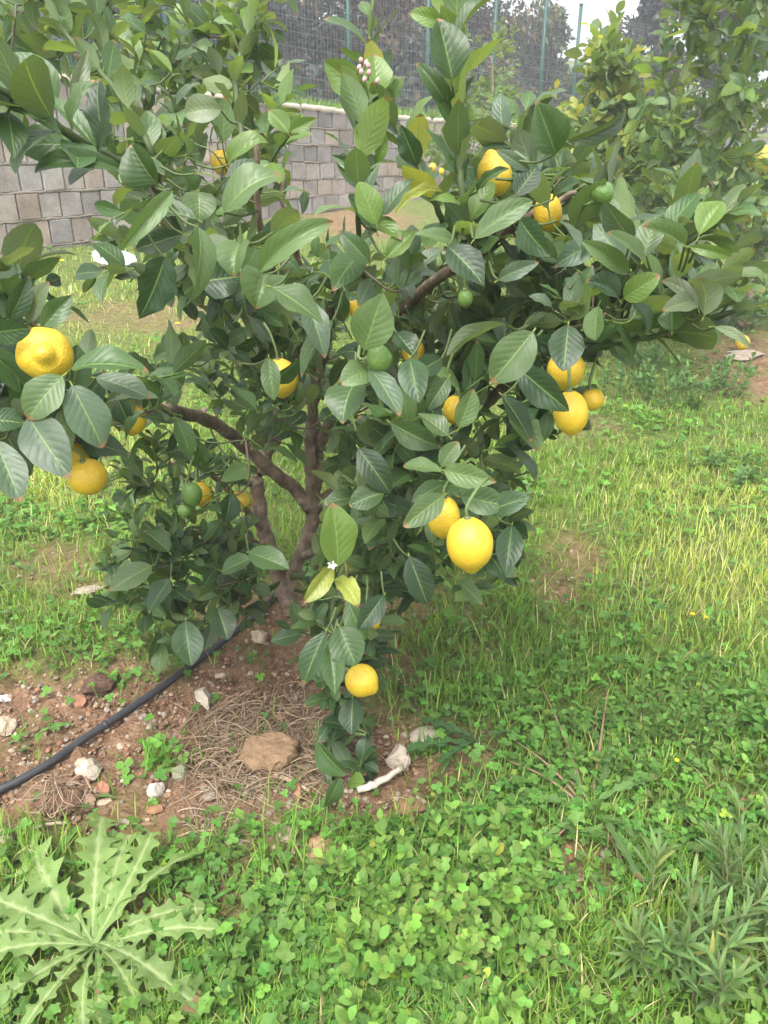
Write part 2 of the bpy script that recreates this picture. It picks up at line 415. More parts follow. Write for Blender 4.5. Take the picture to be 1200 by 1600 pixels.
PRUNE = []
def shoot(mbL, mbT, path, n, L, keys, r0=.003, r1=.0015, droop=.0, tmin=.12, spread=(.7, 1.25), curl=1., gtone=(.10, .16, .035), wratio=.5, m_leaf=0, m_twig=1):
    """leaves in a 3/8 spiral along a twig path (k,3)"""
    pts = smooth_path(path, max(6, n))
    if r0 > 0: tube(mbT, pts, np.linspace(r0, r1, len(pts)), 5, m_twig, gtone, cap=False)
    if n <= 0: return
    t = np.linspace(tmin, 1., n)+rng.normal(0, .015, n); t = np.clip(t, 0, 1)
    idx = t*(len(pts)-1); i = np.clip(idx.astype(int), 0, len(pts)-2); f = (idx-i)[:, None]
    b = pts[i]*(1-f)+pts[i+1]*f; T = unit(pts[i+1]-pts[i])
    ref = unit(np.cross(T, np.array([.3, .5, .8]))); ref2 = np.cross(T, ref)
    az = np.arange(n)*2.4+rng.random()*6+rng.normal(0, .35, n)
    rad = ref*np.cos(az)[:, None]+ref2*np.sin(az)[:, None]
    el = rng.uniform(spread[0], spread[1], n)*(1-.45*t)
    d = unit(T*np.cos(el)[:, None]+rad*np.sin(el)[:, None]+UP*.10-UP*droop)
    nr = T*.9+UP*.75+rng.normal(0, .28, (n, 3))-d*.2
    LL = L*rng.uniform(.62, 1.15, n)*(1-.30*np.clip((t-.75)/.25, 0, 1))
    if PRUNE:      # pruned where the fruit and the forks hang free of leaves
        mx_, my_, md_ = proj(b+d*(LL*.5)[:, None]); pr = np.array(PRUNE)
        hit = (((mx_[:, None]-pr[None, :, 0])**2+(my_[:, None]-pr[None, :, 1])**2) < pr[None, :, 2]**2) & (md_[:, None] < pr[None, :, 3]+.03)
        kp = ~hit.any(1)
        if not kp.any(): return
        b, d, nr, LL, n = b[kp], d[kp], nr[kp], LL[kp], int(kp.sum())
    leaves(mbL, b+d*.006, d, nr, LL, LL*wratio*rng.uniform(.85, 1.15, n), rng.uniform(-.15, 1.15, n)*curl, rng.uniform(.08, .55, n), rng.uniform(.02, .11, n)*curl, rtone(keys, n), twist=rng.normal(0, .45, n), m=m_leaf, prof=PROFS[rng.integers(5)])

# ================================================================== SETTING
def build_ground():
    xs = np.unique(np.concatenate([np.arange(-2.6, 3.2, .018), -2.6-np.geomspace(.03, 40, 60), 3.2+np.geomspace(.03, 40, 60)]))
    ys = np.unique(np.concatenate([np.arange(.1, 4.2, .018), 4.2+np.geomspace(.02, 14, 110), .1-np.geomspace(.03, 8, 25)]))
    X, Y = np.meshgrid(xs, ys)
    Z = G(X, Y)
    p = np.stack([X, Y, Z], -1).reshape(-1, 3)
    front = p[:, 1] > .45
    S = np.zeros(len(p)); S[front] = soilmask(p[front]); S = S*(np.abs(p[:, 0]) < 6)
    rough = (fbm(p[:, 0]*22, p[:, 1]*22, 31, 4)-.47)*.055+(fbm(p[:, 0]*60, p[:, 1]*60, 35, 2)-.37)*.018
    near = np.clip((6-p[:, 1])/3, 0, 1)*(np.abs(p[:, 0]) < 3.3)
    p[:, 2] += rough*(.25+.75*S)*near
    tone = np.stack([S, S*0, S*0], -1)
    o = mesh_obj('ground', p, grid_faces(len(ys), len(xs)), M['soil'], tone=tone)
    tag(o, kind='structure')
build_ground()

# --- wall line A->B (from the picture: base and top heights vary a little along it)
def wall_pt(px, top):
    d = 1/(.1389-.000062*px)
    yb = 410-85/560*px if px < 560 else 325-.14*(px-560)
    yt = 118+66/560*px if px < 560 else 184+.083*(px-560)
    return P(px, yt if top else yb, d)
WA_b, WA_t = wall_pt(0, False), wall_pt(0, True)
WB_b, WB_t = wall_pt(600, False), wall_pt(600, True)
wdir = WB_b-WA_b; wdir[2] = 0; wlen = np.linalg.norm(wdir); wdir /= wlen
wnor = np.array([wdir[1], -wdir[0], 0])         # towards the camera side
if wnor[1] > 0: wnor = -wnor
def wz(s, top):      # height along the wall at distance s from A
    a, b = (WA_t[2], WB_t[2]) if top else (WA_b[2], WB_b[2])
    f = np.clip(s/wlen, -.6, 2.6); 
    return a+(b-a)*(f if f < 1 else 1+(f-1)*.35)
def wall_xy(s, off=0.): 
    return WA_b*np.array([1, 1, 0])+wdir*s+wnor*off
def build_wall():
    mb = MB(); s0, s1 = -2.6, wlen+6.4; nc = 6
    bw = .205
    for r in range(nc+1):
        s = s0-(bw/2 if r % 2 else 0)
        while s < s1:
            wv = bw*rng.uniform(.93, 1.06)
            a, b = s+.004, s+wv-.004
            def zz(q, rr):
                zb, zt = wz(q, False)-.16, wz(q, True)
                return zb+(zt-zb)*rr/(nc+1)
            z = [zz(a, r+.03), zz(b, r+.03), zz(b, r+.965), zz(a, r+.965)]
            off = rng.uniform(-.006, .010)
            inset = .009
            front = [wall_xy(a+inset, off+.012), wall_xy(b-inset, off+.012), wall_xy(b-inset, off+.012), wall_xy(a+inset, off+.012)]
            ring = [wall_xy(a, off), wall_xy(b, off), wall_xy(b, off), wall_xy(a, off)]
            back = [wall_xy(a, -.12), wall_xy(b, -.12), wall_xy(b, -.12), wall_xy(a, -.12)]
            V = []
            for q, dz in ((front, inset), (ring, 0), (back, 0)):
                for i in range(4):
                    p = q[i].copy(); p[2] = z[i]+(dz if i < 2 else -dz)+rng.normal(0, .002); V.append(p)
            fs = [(0, 1, 2, 3)]
            for ring_i in (0, 4):
                for i in range(4):
                    j = (i+1) % 4; fs.append((ring_i+i, ring_i+4+i, ring_i+4+j, ring_i+j))
            g = rng.uniform(.20, .27); warm = rng.uniform(.03, .16)+(.06 if rng.random() < .12 else 0)
            foot_tone = 1-.25*(r == 0)  # bottom course in a darker tone
            mb.add(V, fs, None, None, np.array([g*(1+warm*1.1), g, g*(1-warm*.9)])*foot_tone*(.8 if rng.random() < .12 else 1)*(.86+.28*float(vnoise(s*.9, r*.8, 5))))
            s += wv
        # mortar bed squeezed out
    mo = MB()
    ss = np.linspace(s0, s1, 300)
    for r in range(1, nc+1):
        pts = []
        for q in ss:
            zb, zt = wz(q, False)-.16, wz(q, True)
            p = wall_xy(q, .002+.006*rng.random()); p[2] = zb+(zt-zb)*r/(nc+1)+rng.normal(0, .003); pts.append(p)
        tube(mo, np.array(pts), .010+.006*rng.random(len(pts)), 5, 0, (.20, .175, .145), .5)
    root = empty('block_wall', tuple(wall_xy(wlen/2)+np.array([0, 0, wz(wlen/2, False)])), 'grey concrete block retaining wall below the green wire fence', 'wall')
    mb.build('block_courses', M['block'], root, smooth=False)
    mo.build('mortar', M['block'], root)
    # core + rough cement capping
    def strip(offs, zoffs, tone, mat, name, nz=0.):
        mbb = MB(); V = []
        for q in ss:
            for of, top, zo in zip(offs, zoffs[0], zoffs[1]):
                p = wall_xy(q, of); p[2] = wz(q, top)+zo+rng.normal(0, nz) if top is not None else 0; V.append(p)
        mbb.add(V, grid_faces(len(ss), len(offs)), None, None, tone); return mbb.build(name, mat, root)
    strip([-.02, -.02, -.14, -.14], ([False, True, True, False], [-.3, -.02, -.02, -.3]), (.10, .09, .08), M['block'], 'core')
    strip([.012, .026, .02, -.16, -.17], ([True]*5, [-.012, .0, .045, .05, -.02]), (.46, .41, .34), M['block'], 'cement_capping', .004)
build_wall()

def build_terrace():
    # raised ground behind the wall and the dark bank beyond
    ss = np.concatenate([np.linspace(-30, -3, 12), np.linspace(-2.6, wlen+6.4, 90), np.linspace(wlen+8, wlen+60, 14)])
    vs = np.concatenate([[.0], np.linspace(.1, 3, 24), np.geomspace(3.4, 60, 26)])
    V = []; T = []
    for q in ss:
        for v in vs:
            p = wall_xy(q, -.10-v)
            zt = wz(q, True)
            rise = .03+.10*min(v, 1.)+.09*max(0, v-1.)+.16*min(max(0, v-3.), 12)
            p[2] = zt+rise+.10*(fbm(p[0]*1.5, p[1]*1.5, 5)-.5)*min(1, v*2)
            V.append(p); T.append((0, 0, 0))
    mbb = MB(); mbb.add(V, grid_faces(len(ss), len(vs)), None, None, T)
    o = mbb.build('terrace_ground', M['soil']); tag(o, kind='structure')
build_terrace()
def terr(s, v):
    p = wall_xy(s, -.10-v); p[2] = wz(s, True)+.03+.10*min(v, 1.)+.09*max(0, v-1.)+.16*min(max(0, v-3.), 12)+.10*(fbm(p[0]*1.5, p[1]*1.5, 5)-.5)*min(1, v*2); return p

def build_fence():
    s0, s1 = -3.0, wlen+6.2; v = .42; hgt = 1.62
    root = empty('wire_fence', tuple(terr(wlen/2, v)), 'tall green welded wire fence standing on grass strip above block wall', 'fence')
    mb = MB(); step = .052
    def fp(s, h): 
        p = terr(s, v); p[2] = wz(s, True)+.06+h; return p
    n = int((s1-s0)/step)
    for i in range(n):
        s = s0+i*step; a, b = fp(s, .0), fp(s, hgt)
        tube(mb, np.array([a, (a+b)/2+wnor*rng.normal(0, .006), b]), .0020, 3, 0, (.15, .17, .18), cap=False)
    ss = np.linspace(s0, s1, 60)
    hs_ = [.02, .12, .22, .32, .47, .62, .77, .92, 1.07, 1.22, 1.37, 1.52, 1.61]
    for h in hs_:
        tube(mb, np.array([fp(q, h)+wnor*.004 for q in ss]), .0024, 3, 0, (.17, .19, .20), cap=False)
    mb.build('wire_mesh', M['wire'], root)
    # posts where the picture shows them
    def s_at(px):
        best = min(np.linspace(-2.4, wlen+6, 900), key=lambda q: abs(proj(fp(q, 0))[0]-px)); return best
    for px in (-60, 120, 272, 404, 548, 668, 768, 842, 893, 950):
        q = s_at(px); mp = MB(); tube(mp, np.array([fp(q, -.25)-wnor*.03, fp(q, hgt+.06)-wnor*.03]), .026, 10, 0, (.014, .085, .062))
        po = mp.build('post', M['post'], root)
        cp = MB(); tube(cp, np.array([fp(q, hgt+.06)-wnor*.03, fp(q, hgt+.085)-wnor*.03]), .030, 10, 0, (.012, .07, .05)); 
        cp.build('post_cap', M['post'], po)
build_fence()

# ------------------------------------------------------------------ distant trees
def bg_tree(name, label, px, d, base_py, top_py, wpx, keys, n=3500, leafsz=.10, gap=.5, group='trees beyond the fence', shape='round', depthf=.7, streak=0.):
    """trunk, limbs and a crown of leaf-sized faces in lobes"""
    b = P(px, base_py, d); t = P(px, top_py, d)
    hgt = t[2]-b[2]; rad = wpx/2/F*d
    root = empty(name, tuple(b), label, 'tree', group)
    mt = MB(); k = 5
    lobes = []
    nl = 34
    for i in range(nl):
        a = rng.random()*2*PI; hh = rng.uniform(.12, 1.)
        rr = rad*rng.uniform(.15, 1.)*(1 if shape != 'cone' else (1.1-hh))
        if shape == 'round': rr *= math.sqrt(max(.1, 1-(hh-.5)**2*3.))
        c = b+np.array([math.cos(a)*rr, math.sin(a)*rr*depthf, hgt*hh*.93])
        lobes.append((c, rad*rng.uniform(.20, .42)))
    tube(mt, smooth_path([b-[0, 0, .3], b+[rad*.05, 0, hgt*.3], b+[-rad*.04, 0, hgt*.6], b+[0, 0, hgt*.9]], 12), np.linspace(.06*hgt**.7, .02, 12), 8, 0, (.6, .6, .6), .1)
    for c, r in lobes[::2]:
        st = b+np.array([0, 0, hgt*min(.8, max(.1, (c[2]-b[2])/hgt-.25))])
        tube(mt, smooth_path([st, (st+c)/2+[0, 0, -.03*hgt], c], 6), np.linspace(.03*hgt**.5, .008, 6), 5, 0, (.6, .6, .6), cap=False)
    mt.build('trunk', M['bark'], root)
    per = n//nl
    Vs = []; Ts = []
    for c, r in lobes:
        u = unit(rng.normal(0, 1, (per, 3)))*(rng.random((per, 1))**.42)*r*np.array([1.2, 1., 1.0])
        q = c+u
        dd = unit(u+rng.normal(0, .6, (per, 3))*r+np.array([0, 0, -.3*streak*r*3]))
        nn = unit(np.cross(dd, rng.normal(0, 1, (per, 3))))
        s_ = np.cross(dd, nn)
        sz = leafsz*rng.uniform(.5, 1.3, (per, 1))
        V = np.stack([q, q+dd*sz*.5+s_*sz*.28+nn*sz*.06, q+dd*sz, q+dd*sz*.5-s_*sz*.28+nn*sz*.06], 1)
        Vs.append(V.reshape(-1, 3))
        tt = np.array([BGT[keys[rng.integers(len(keys))]] for _ in range(per)])*rng.uniform(.7, 1.35, (per, 1))*rng.uniform(.8, 1.2)
        Ts.append(np.repeat(tt, 4, 0))
    V = np.concatenate(Vs); mb = MB(); mb.add(V, np.arange(len(V)).reshape(-1, 4), None, None, np.concatenate(Ts))
    mb.build('crown', M['bgleaf'], root, smooth=False)
    return root
BGT = {'k': (.034, .048, .044), 'n': (.055, .068, .072), 'o': (.075, .10, .06), 'r': (.17, .125, .07), 't': (.22, .17, .10), 'g': (.06, .10, .03), 'e': (.11, .135, .075), 'b': (.09, .06, .035)}  # dark tones lifted towards blue-grey: distance haze put into the leaf colour
TB = [ # label, px, d, base_py, top_py, w, keys, n, leaf, shape
 ('dark bushy tree behind the wire fence at the far left end', 10, 13, 150, -260, 330, 'kkn', 5500, .16, 'round'),
 ('dark bushy tree behind the fence post nearest the tall left shoots', 180, 13.5, 160, -240, 300, 'kkkn', 5500, .16, 'round'),
 ('dark tree with dull grey foliage behind the open stretch of fence', 420, 13.5, 175, -240, 280, 'kknb', 7000, .14, 'round'),
 ('dry brown leaved tree behind the pink buds and the fence', 585, 14.5, 185, -210, 250, 'rrtbk', 8500, .13, 'round'),
 ('brown and green autumn tree beyond the fence beside the olive', 730, 15, 190, -150, 200, 'rtoek', 7500, .12, 'round'),
 ('grey green olive tree beyond the fence left of the bright sky gap', 845, 16.5, 200, 20, 110, 'onoe', 6500, .12, 'round'),
 ('slim dark tree beyond the fence right of the bright sky gap', 1015, 16.5, 210, -60, 90, 'kknno', 5000, .13, 'round'),
 ('dark green tree rising beyond the right hand lemon tree', 1120, 15.5, 215, -140, 170, 'knkg', 5000, .14, 'round'),
 ('low dark shrub under the brown tree beyond the fence', 690, 13.5, 190, 60, 140, 'kno', 3500, .11, 'round'),
 ('low pale shrub at the foot of the olive beyond the fence', 905, 14.5, 200, 120, 110, 'onge', 3000, .09, 'round'),
 ('dark shrub below the dull grey tree behind the fence', 330, 12.5, 150, 0, 180, 'kkn', 4000, .12, 'round'),
 ('dark shrub at the fence foot left of the pink buds', 500, 12.6, 172, 20, 150, 'kkkb', 4500, .11, 'round'),
]
ub = MB(); q = np.array([terr(rng.uniform(-4, wlen+14), 1.5+9*rng.random()**1.3) for _ in range(16000)]); n_ = len(q)
q[:, 2] += rng.random(n_)**1.5*.55
dd = unit(rng.normal(0, 1, (n_, 3))+UP*.5); nn = unit(np.cross(dd, rng.normal(0, 1, (n_, 3)))); s_ = np.cross(dd, nn); sz = rng.uniform(.08, .2, (n_, 1))
ub.add(np.stack([q, q+dd*sz*.5+s_*sz*.28, q+dd*sz, q+dd*sz*.5-s_*sz*.28], 1).reshape(-1, 3), np.arange(4*n_).reshape(-1, 4), None, None, np.repeat(np.array([BGT['kknbo'[i]] for i in rng.integers(0, 5, n_)])*rng.uniform(.6, 1.3, (n_, 1)), 4, 0))
tag(ub.build('undergrowth', M['bgleaf'], smooth=False), 'dark scrubby undergrowth on the bank beyond the fence', 'undergrowth', kind='stuff')
for lb, px, d, b_, t_, w_, keys, n, ls, shp in TB:
    bg_tree('shrub' if 'shrub' in lb else 'tree', lb, px, d, b_, t_, w_, keys, int(n*1.7), ls*1.1, shape=shp, streak=1. if 'brown' in lb else .4)

# ================================================================== MAIN LEMON TREE
TRUNK = ground(447, 943)
def limb_pts(spec): return np.array([P(a, b, c) for a, b, c in spec])
main = empty('lemon_tree', tuple(TRUNK), 'large lemon tree in the middle with ripe yellow lemons and many low branches', 'lemon tree', None)
dT = float(proj(TRUNK)[2])
LIMBS = [ # (name, [(px,py,depth)], r0, r1, green?)
 ('trunk', [(452, 960, dT), (447, 935, dT), (438, 905, dT-.02), (425, 865, dT-.04), (412, 825, dT-.06), (402, 770, dT-.1), (410, 720, dT-.12), (432, 680, dT-.12), (443, 620, dT-.15), (430, 540, dT-.2), (440, 440, dT-.25), (450, 330, dT-.25)], .031, .008, 0),
 ('branch', [(447, 925, dT), (462, 885, dT-.04), (484, 830, dT-.1), (490, 790, dT-.14), (486, 740, dT-.2), (484, 690, dT-.24), (490, 630, dT-.3), (505, 560, dT-.4), (520, 470, dT-.55), (545, 420, dT-.8)], .024, .007, 0),
 ('branch', [(489, 790, dT-.14), (498, 740, dT-.18), (497, 680, dT-.2), (484, 610, dT-.25), (462, 520, dT-.4), (430, 430, dT-.6), (405, 340, dT-.8), (400, 220, dT-.9)], .014, .005, 0),
 ('branch', [(486, 795, dT-.13), (462, 765, dT-.16), (430, 740, dT-.22), (385, 700, dT-.3), (340, 665, dT-.42), (290, 646, dT-.6), (235, 640, dT-.8), (160, 660, dT-1.), (90, 690, dT-1.15), (0, 690, dT-1.25), (-120, 670, dT-1.3)], .021, .008, 0),
 ('branch', [(490, 800, dT-.13), (512, 775, dT-.16), (560, 745, dT-.25), (620, 720, dT-.4), (700, 680, dT-.6), (760, 630, dT-.75), (800, 590, dT-.85), (850, 520, dT-.95), (905, 490, dT-1.02), (965, 462, dT-1.1), (1030, 415, dT-1.15), (1090, 365, dT-1.2), (1150, 320, dT-1.22)], .017, .004, 1),
 ('branch', [(497, 700, dT-.2), (540, 610, dT-.4), (590, 530, dT-.6), (625, 490, dT-.75), (660, 455, dT-.85), (700, 425, dT-.95), (745, 400, dT-1.), (790, 365, dT-1.05), (850, 325, dT-1.1), (900, 300, dT-1.1)], .016, .004, 0),
 ('branch', [(425, 870, dT-.04), (380, 840, dT-.15), (320, 830, dT-.3), (270, 850, dT-.45), (240, 900, dT-.55)], .014, .005, 0),
 ('branch', [(412, 830, dT-.06), (370, 780, dT-.2), (330, 740, dT-.3), (290, 720, dT-.4), (250, 730, dT-.5)], .012, .004, 0),
 ('branch', [(470, 870, dT-.05), (520, 850, dT-.25), (560, 830, dT-.45), (620, 800, dT-.7), (690, 760, dT-.9), (720, 740, dT-1.)], .014, .004, 0),
 ('branch', [(455, 900, dT-.02), (480, 900, dT-.3), (500, 900, dT-.6), (518, 930, dT-.75), (520, 1010, dT-.72), (520, 1100, dT-.68), (515, 1180, dT-.65), (517, 1235, dT-.62)], .012, .003, 1),
 ('branch', [(443, 640, dT-.15), (400, 560, dT-.3), (340, 470, dT-.5), (290, 380, dT-.7), (250, 290, dT-.85), (230, 220, dT-.95), (165, 120, dT-.85), (100, 50, dT-.75), (60, -20, dT-.7)], .009, .0035, 1),
 ('branch', [(430, 700, dT-.12), (370, 570, dT-.05), (330, 420, dT), (290, 300, dT), (275, 180, dT), (290, 90, dT-.05), (290, -30, dT-.1)], .008, .0035, 1),
 ('branch', [(260, 310, dT-.85), (215, 270, dT-1.1), (150, 235, dT-1.3), (100, 205, dT-1.38), (40, 160, dT-1.42), (-40, 120, dT-1.45)], .008, .004, 1),
 ('branch', [(800, 590, dT-.85), (850, 555, dT-1.0), (905, 535, dT-1.1), (960, 534, dT-1.15), (1040, 522, dT-1.2), (1100, 500, dT-1.22), (1172, 480, dT-1.25)], .007, .003, 1),
 ('branch', [(570, 440, dT-.8), (562, 400, dT-1.1), (560, 330, dT-1.25), (560, 260, dT-1.27), (565, 200, dT-1.27), (570, 150, dT-1.25)], .0052, .0028, 1),
 ('branch', [(745, 420, dT-1.), (700, 360, dT-1.15), (680, 318, dT-1.2), (650, 255, dT-1.2), (615, 190, dT-1.2), (585, 120, dT-1.2), (578, 40, dT-1.2), (590, -40, dT-1.18)], .0055, .0028, 1),
 ('branch', [(770, 470, dT-1.), (742, 395, dT-1.2), (725, 320, dT-1.28), (716, 240, dT-1.3), (711, 150, dT-1.32), (712, 60, dT-1.33), (713, -60, dT-1.32)], .0062, .0034, 1),
 ('branch', [(420, 420, dT-.6), (385, 250, dT-.6), (368, 120, dT-.6), (395, 30, dT-.6), (400, -40, dT-.6)], .010, .003, 1),
 ('branch', [(405, 300, dT-.8), (425, 250, dT-.95), (452, 210, dT-1.0)], .004, .003, 1),
 ('branch', [(470, 420, dT-.4), (455, 360, dT-.5), (440, 310, dT-.55), (445, 270, dT-.55)], .008, .003, 0),
]
NODES = []
for i, (nm, spec, r0, r1, gr) in enumerate(LIMBS):
    mb = MB(); k = max(16, len(spec)*6)
    pts = smooth_path(limb_pts(spec), k)
    wob = (rng.random((k, 3))-.5)*r0*.25; wob[0] = 0
    pts = pts+wob
    rad = np.linspace(1, 0, k)**.8*(r0-r1)+r1
    if nm == 'trunk': rad[:5] *= np.array([1.7, 1.45, 1.25, 1.12, 1.05])
    rad = rad*(1+.10*(vnoise(np.arange(k)*.7, np.full(k, i*3.1))-.5))
    tube(mb, pts, rad, 12 if r0 > .012 else 8, 0, (1, 1, 1), .07)
    if gr and nm != 'trunk':
        cut = max(2, int(k*(.55 if r0 > .012 else .02)))
        mb2 = MB(); tube(mb2, pts[:cut+1], rad[:cut+1], 10, 0, (.85, .85, .8), .06)
        g = MB(); tube(g, pts[cut:], rad[cut:], 8, 0, (.062, .092, .028), .12)
        if r0 > .012:
            o = mb2.build('branch', M['bark'], main); g.build('green_shoot', M['green_bark'], o)
        else:
            g2 = MB(); tube(g2, pts, rad, 8, 0, (.062, .092, .028), .12); g2.build('branch', M['green_bark'], main)
    else: mb.build(nm, M['bark'], main)
    NODES.append(pts)
NODEP = np.concatenate(NODES)

CN = []
PRUNE += [(70,553,58,.98),(137,745,44,1.25),(207,655,28,1.35),(438,590,42,1.45),(345,254,34,2.1),(773,273,46,1.17),(856,333,44,1.28),(884,577,50,1.22),(892,645,52,1.14),(926,624,34,1.28),
 (734,850,66,1.02),(693,808,44,1.12),(565,1063,46,1.33),(582,965,26,1.6),(377,782,34,1.95),(592,560,34,.98),(715,640,30,1.4),(315,770,30,1.75),(645,548,26,1.5),(727,466,26,1.2)]
PRUNE += [(x_, y_, 25, dT-.1) for x_, y_ in [(487,650),(487,690),(487,730),(488,770),(489,800),(482,835),(468,870),(455,905),(462,765),(440,745),(415,725),(390,705),(365,685),(340,668),(312,652),(285,646),(402,780),(412,830),(428,870)]]
PRUNE += [(x_, y_, 26, dT-.8) for x_, y_ in [(625,490),(645,470),(665,452),(690,430),(770,620),(785,600)]]
mbC = MB()          # crown: leaves (0) + twigs (1)
def attach(c, frm=NODEP, bias=.0):
    v = frm-c; dist = np.linalg.norm(v, axis=1)
    return frm[np.argmin(dist)]
def cluster(px, py, d, rad, n, L, keys, mbx=mbC, nodes=None, curl=1., up=.45):
    c = P(px, py, d); main_ = nodes is None; nodes = NODEP if nodes is None else nodes
    own = CN if main_ else CN2
    a = attach(c, np.concatenate([nodes, np.array(own)]) if own else nodes)
    mid = (a+c)/2+np.array([0, 0, -.02])+rng.normal(0, .012, 3)
    tw = smooth_path([a, mid, c], 8); dist = np.linalg.norm(c-a)
    tube(mbx, tw, np.linspace(.0026+.004*dist, .0018, 8), 5, 1, (.065, .085, .030) if rng.random() < .6 else (.11, .085, .055), cap=False)
    own.extend(tw[3:])
    if dist > .07: shoot(mbx, mbx, tw[1:], int(min(12, 3+dist/.028)), L, keys, 0, 0, tmin=.05, curl=curl)
    k_ = 0; k = max(1, int(round(n/5)))
    ax = unit(c-a+1e-4)
    for j in range(k):
        u = unit(rng.normal(0, 1, 3)+ax*.6+UP*up)
        e = c+u*rad*rng.uniform(.6, 1.1)
        s_ = c+rng.normal(0, .006, 3)
        m_ = (s_+e)/2+rng.normal(0, .01, 3)
        shoot(mbx, mbx, [s_, m_, e], max(4, int(n/k+rng.integers(-1, 2))), L, keys, .0022, .0012, tmin=.22, curl=curl)

# --- filler zones: (x0,x1,y0,y1,d0,d1,count,leaves,L,keys,rad)
ZONES = [
 (330, 620, 440, 640, dT-.75, dT-.1, 29, 12, .080, 'mmdlg', .10),
 (600, 850, 430, 640, dT-1.0, dT-.45, 23, 12, .080, 'dmmlg', .09),
 (350, 640, 620, 860, dT-.8, dT-.1, 32, 11, .078, 'dmmdl', .09),
 (560, 800, 640, 890, dT-1.05, dT-.4, 30, 12, .082, 'dmdml', .09),
 (190, 390, 700, 840, dT-.75, dT-.4, 14, 13, .060, 'dmml', .08),
 (190, 400, 850, 975, dT-.7, dT-.35, 18, 13, .074, 'ddmm', .08),
 (470, 600, 860, 1010, dT-.80, dT-.55, 14, 10, .070, 'mdlm', .07),
 (500, 575, 1020, 1200, dT-.72, dT-.6, 11, 9, .066, 'dmd', .05),
 (570, 660, 860, 930, dT-.6, dT-.3, 5, 9, .08, 'dm', .08),
 (200, 400, 250, 450, dT-1.0, dT-.35, 21, 11, .085, 'mmdlg', .10),
 (500, 680, 410, 470, dT-.9, dT-.5, 9, 9, .08, 'mdg', .08),
 (150, 420, -20, 130, dT-.6, dT+.05, 19, 12, .080, 'llmbm', .11),
 (200, 430, 120, 260, dT-.65, dT, 12, 11, .080, 'lmmbg', .10),
 (-20, 170, -20, 110, dT-.8, dT-.5, 8, 9, .085, 'mml', .10),
 (740, 910, 240, 440, dT-1.15, dT-.85, 13, 10, .088, 'dmmg', .09),
 (880, 1090, 340, 490, dT-1.25, dT-.95, 14, 10, .09, 'gmlg', .09),
 (850, 1120, 470, 530, dT-1.25, dT-1.1, 7, 8, .075, 'mgl', .06),
 (700, 900, 470, 650, dT-1.1, dT-.75, 15, 11, .084, 'dmd', .09),
 (-60, 90, 600, 700, dT-1.35, dT-1.1, 6, 9, .09, 'dmg', .09),
 (-60, 60, 460, 560, dT-1.4, dT-1.2, 5, 8, .088, 'dmg', .08),
 (100, 260, 580, 680, dT-1.2, dT-.8, 7, 8, .085, 'dmg', .08),
]
QUEUE = []
for x0, x1, y0, y1, d0, d1, cnt, nl, L, keys, rad in ZONES:
    pts = []
    tries = 0
    mind = .75*math.sqrt((x1-x0)*(y1-y0)/cnt)
    while len(pts) < cnt and tries < 3000:
        tries += 1
        q = (rng.uniform(x0, x1), rng.uniform(y0, y1))
        if all((q[0]-a)**2+(q[1]-b)**2 > mind**2 for a, b in pts): pts.append(q)
        elif tries % 100 == 0: mind *= .93
    for a, b in pts:
        dd = rng.uniform(d0, d1)
        if ((a-466)/60)**2+((b-785)/125)**2 < 1 and dd < dT-.05: continue
        QUEUE.append((np.linalg.norm(NODEP-P(a, b, dd), axis=1).min(), a, b, dd, rad, nl, L, keys))
QUEUE.sort(key=lambda q: q[0])
for _, a, b, dd, rad, nl, L, keys in QUEUE: cluster(a, b, dd, rad, nl, L, keys)
# leaves along the upright green shoots
def along(i, n, L, keys, t0, t1, curl=1., mbx=None, sp=(.5, 1.1), wr=.5):
    pts = NODES[i]; a, b = int(t0*(len(pts)-1)), int(t1*(len(pts)-1))
    shoot(mbx or mbC, mbC, pts[a:b+1][::max(1, (b-a)//8)], n, L, keys, 0, 0, tmin=0.02, curl=curl, spread=sp, wratio=wr)
along(14, 22, .092, 'mbmlg', .22, 1.)
along(15, 26, .085, 'mlmby', .12, 1.)
along(16, 24, .085, 'mlbm', .15, 1.)
along(17, 26, .075, 'llbm', .3, 1.)
along(11, 34, .075, 'lmlb', .45, 1.)
along(10, 30, .085, 'mml', .5, 1.)
along(12, 16, .10, 'dmm', .25, 1.)
along(13, 18, .085, 'mgl', .2, 1.)
along(4, 30, .09, 'gmlg', .62, 1.)
along(18, 6, .065, 'mb', .5, 1.)
along(9, 22, .075, 'dmd', .35, 1.)
along(3, 20, .09, 'dmg', .55, 1.)
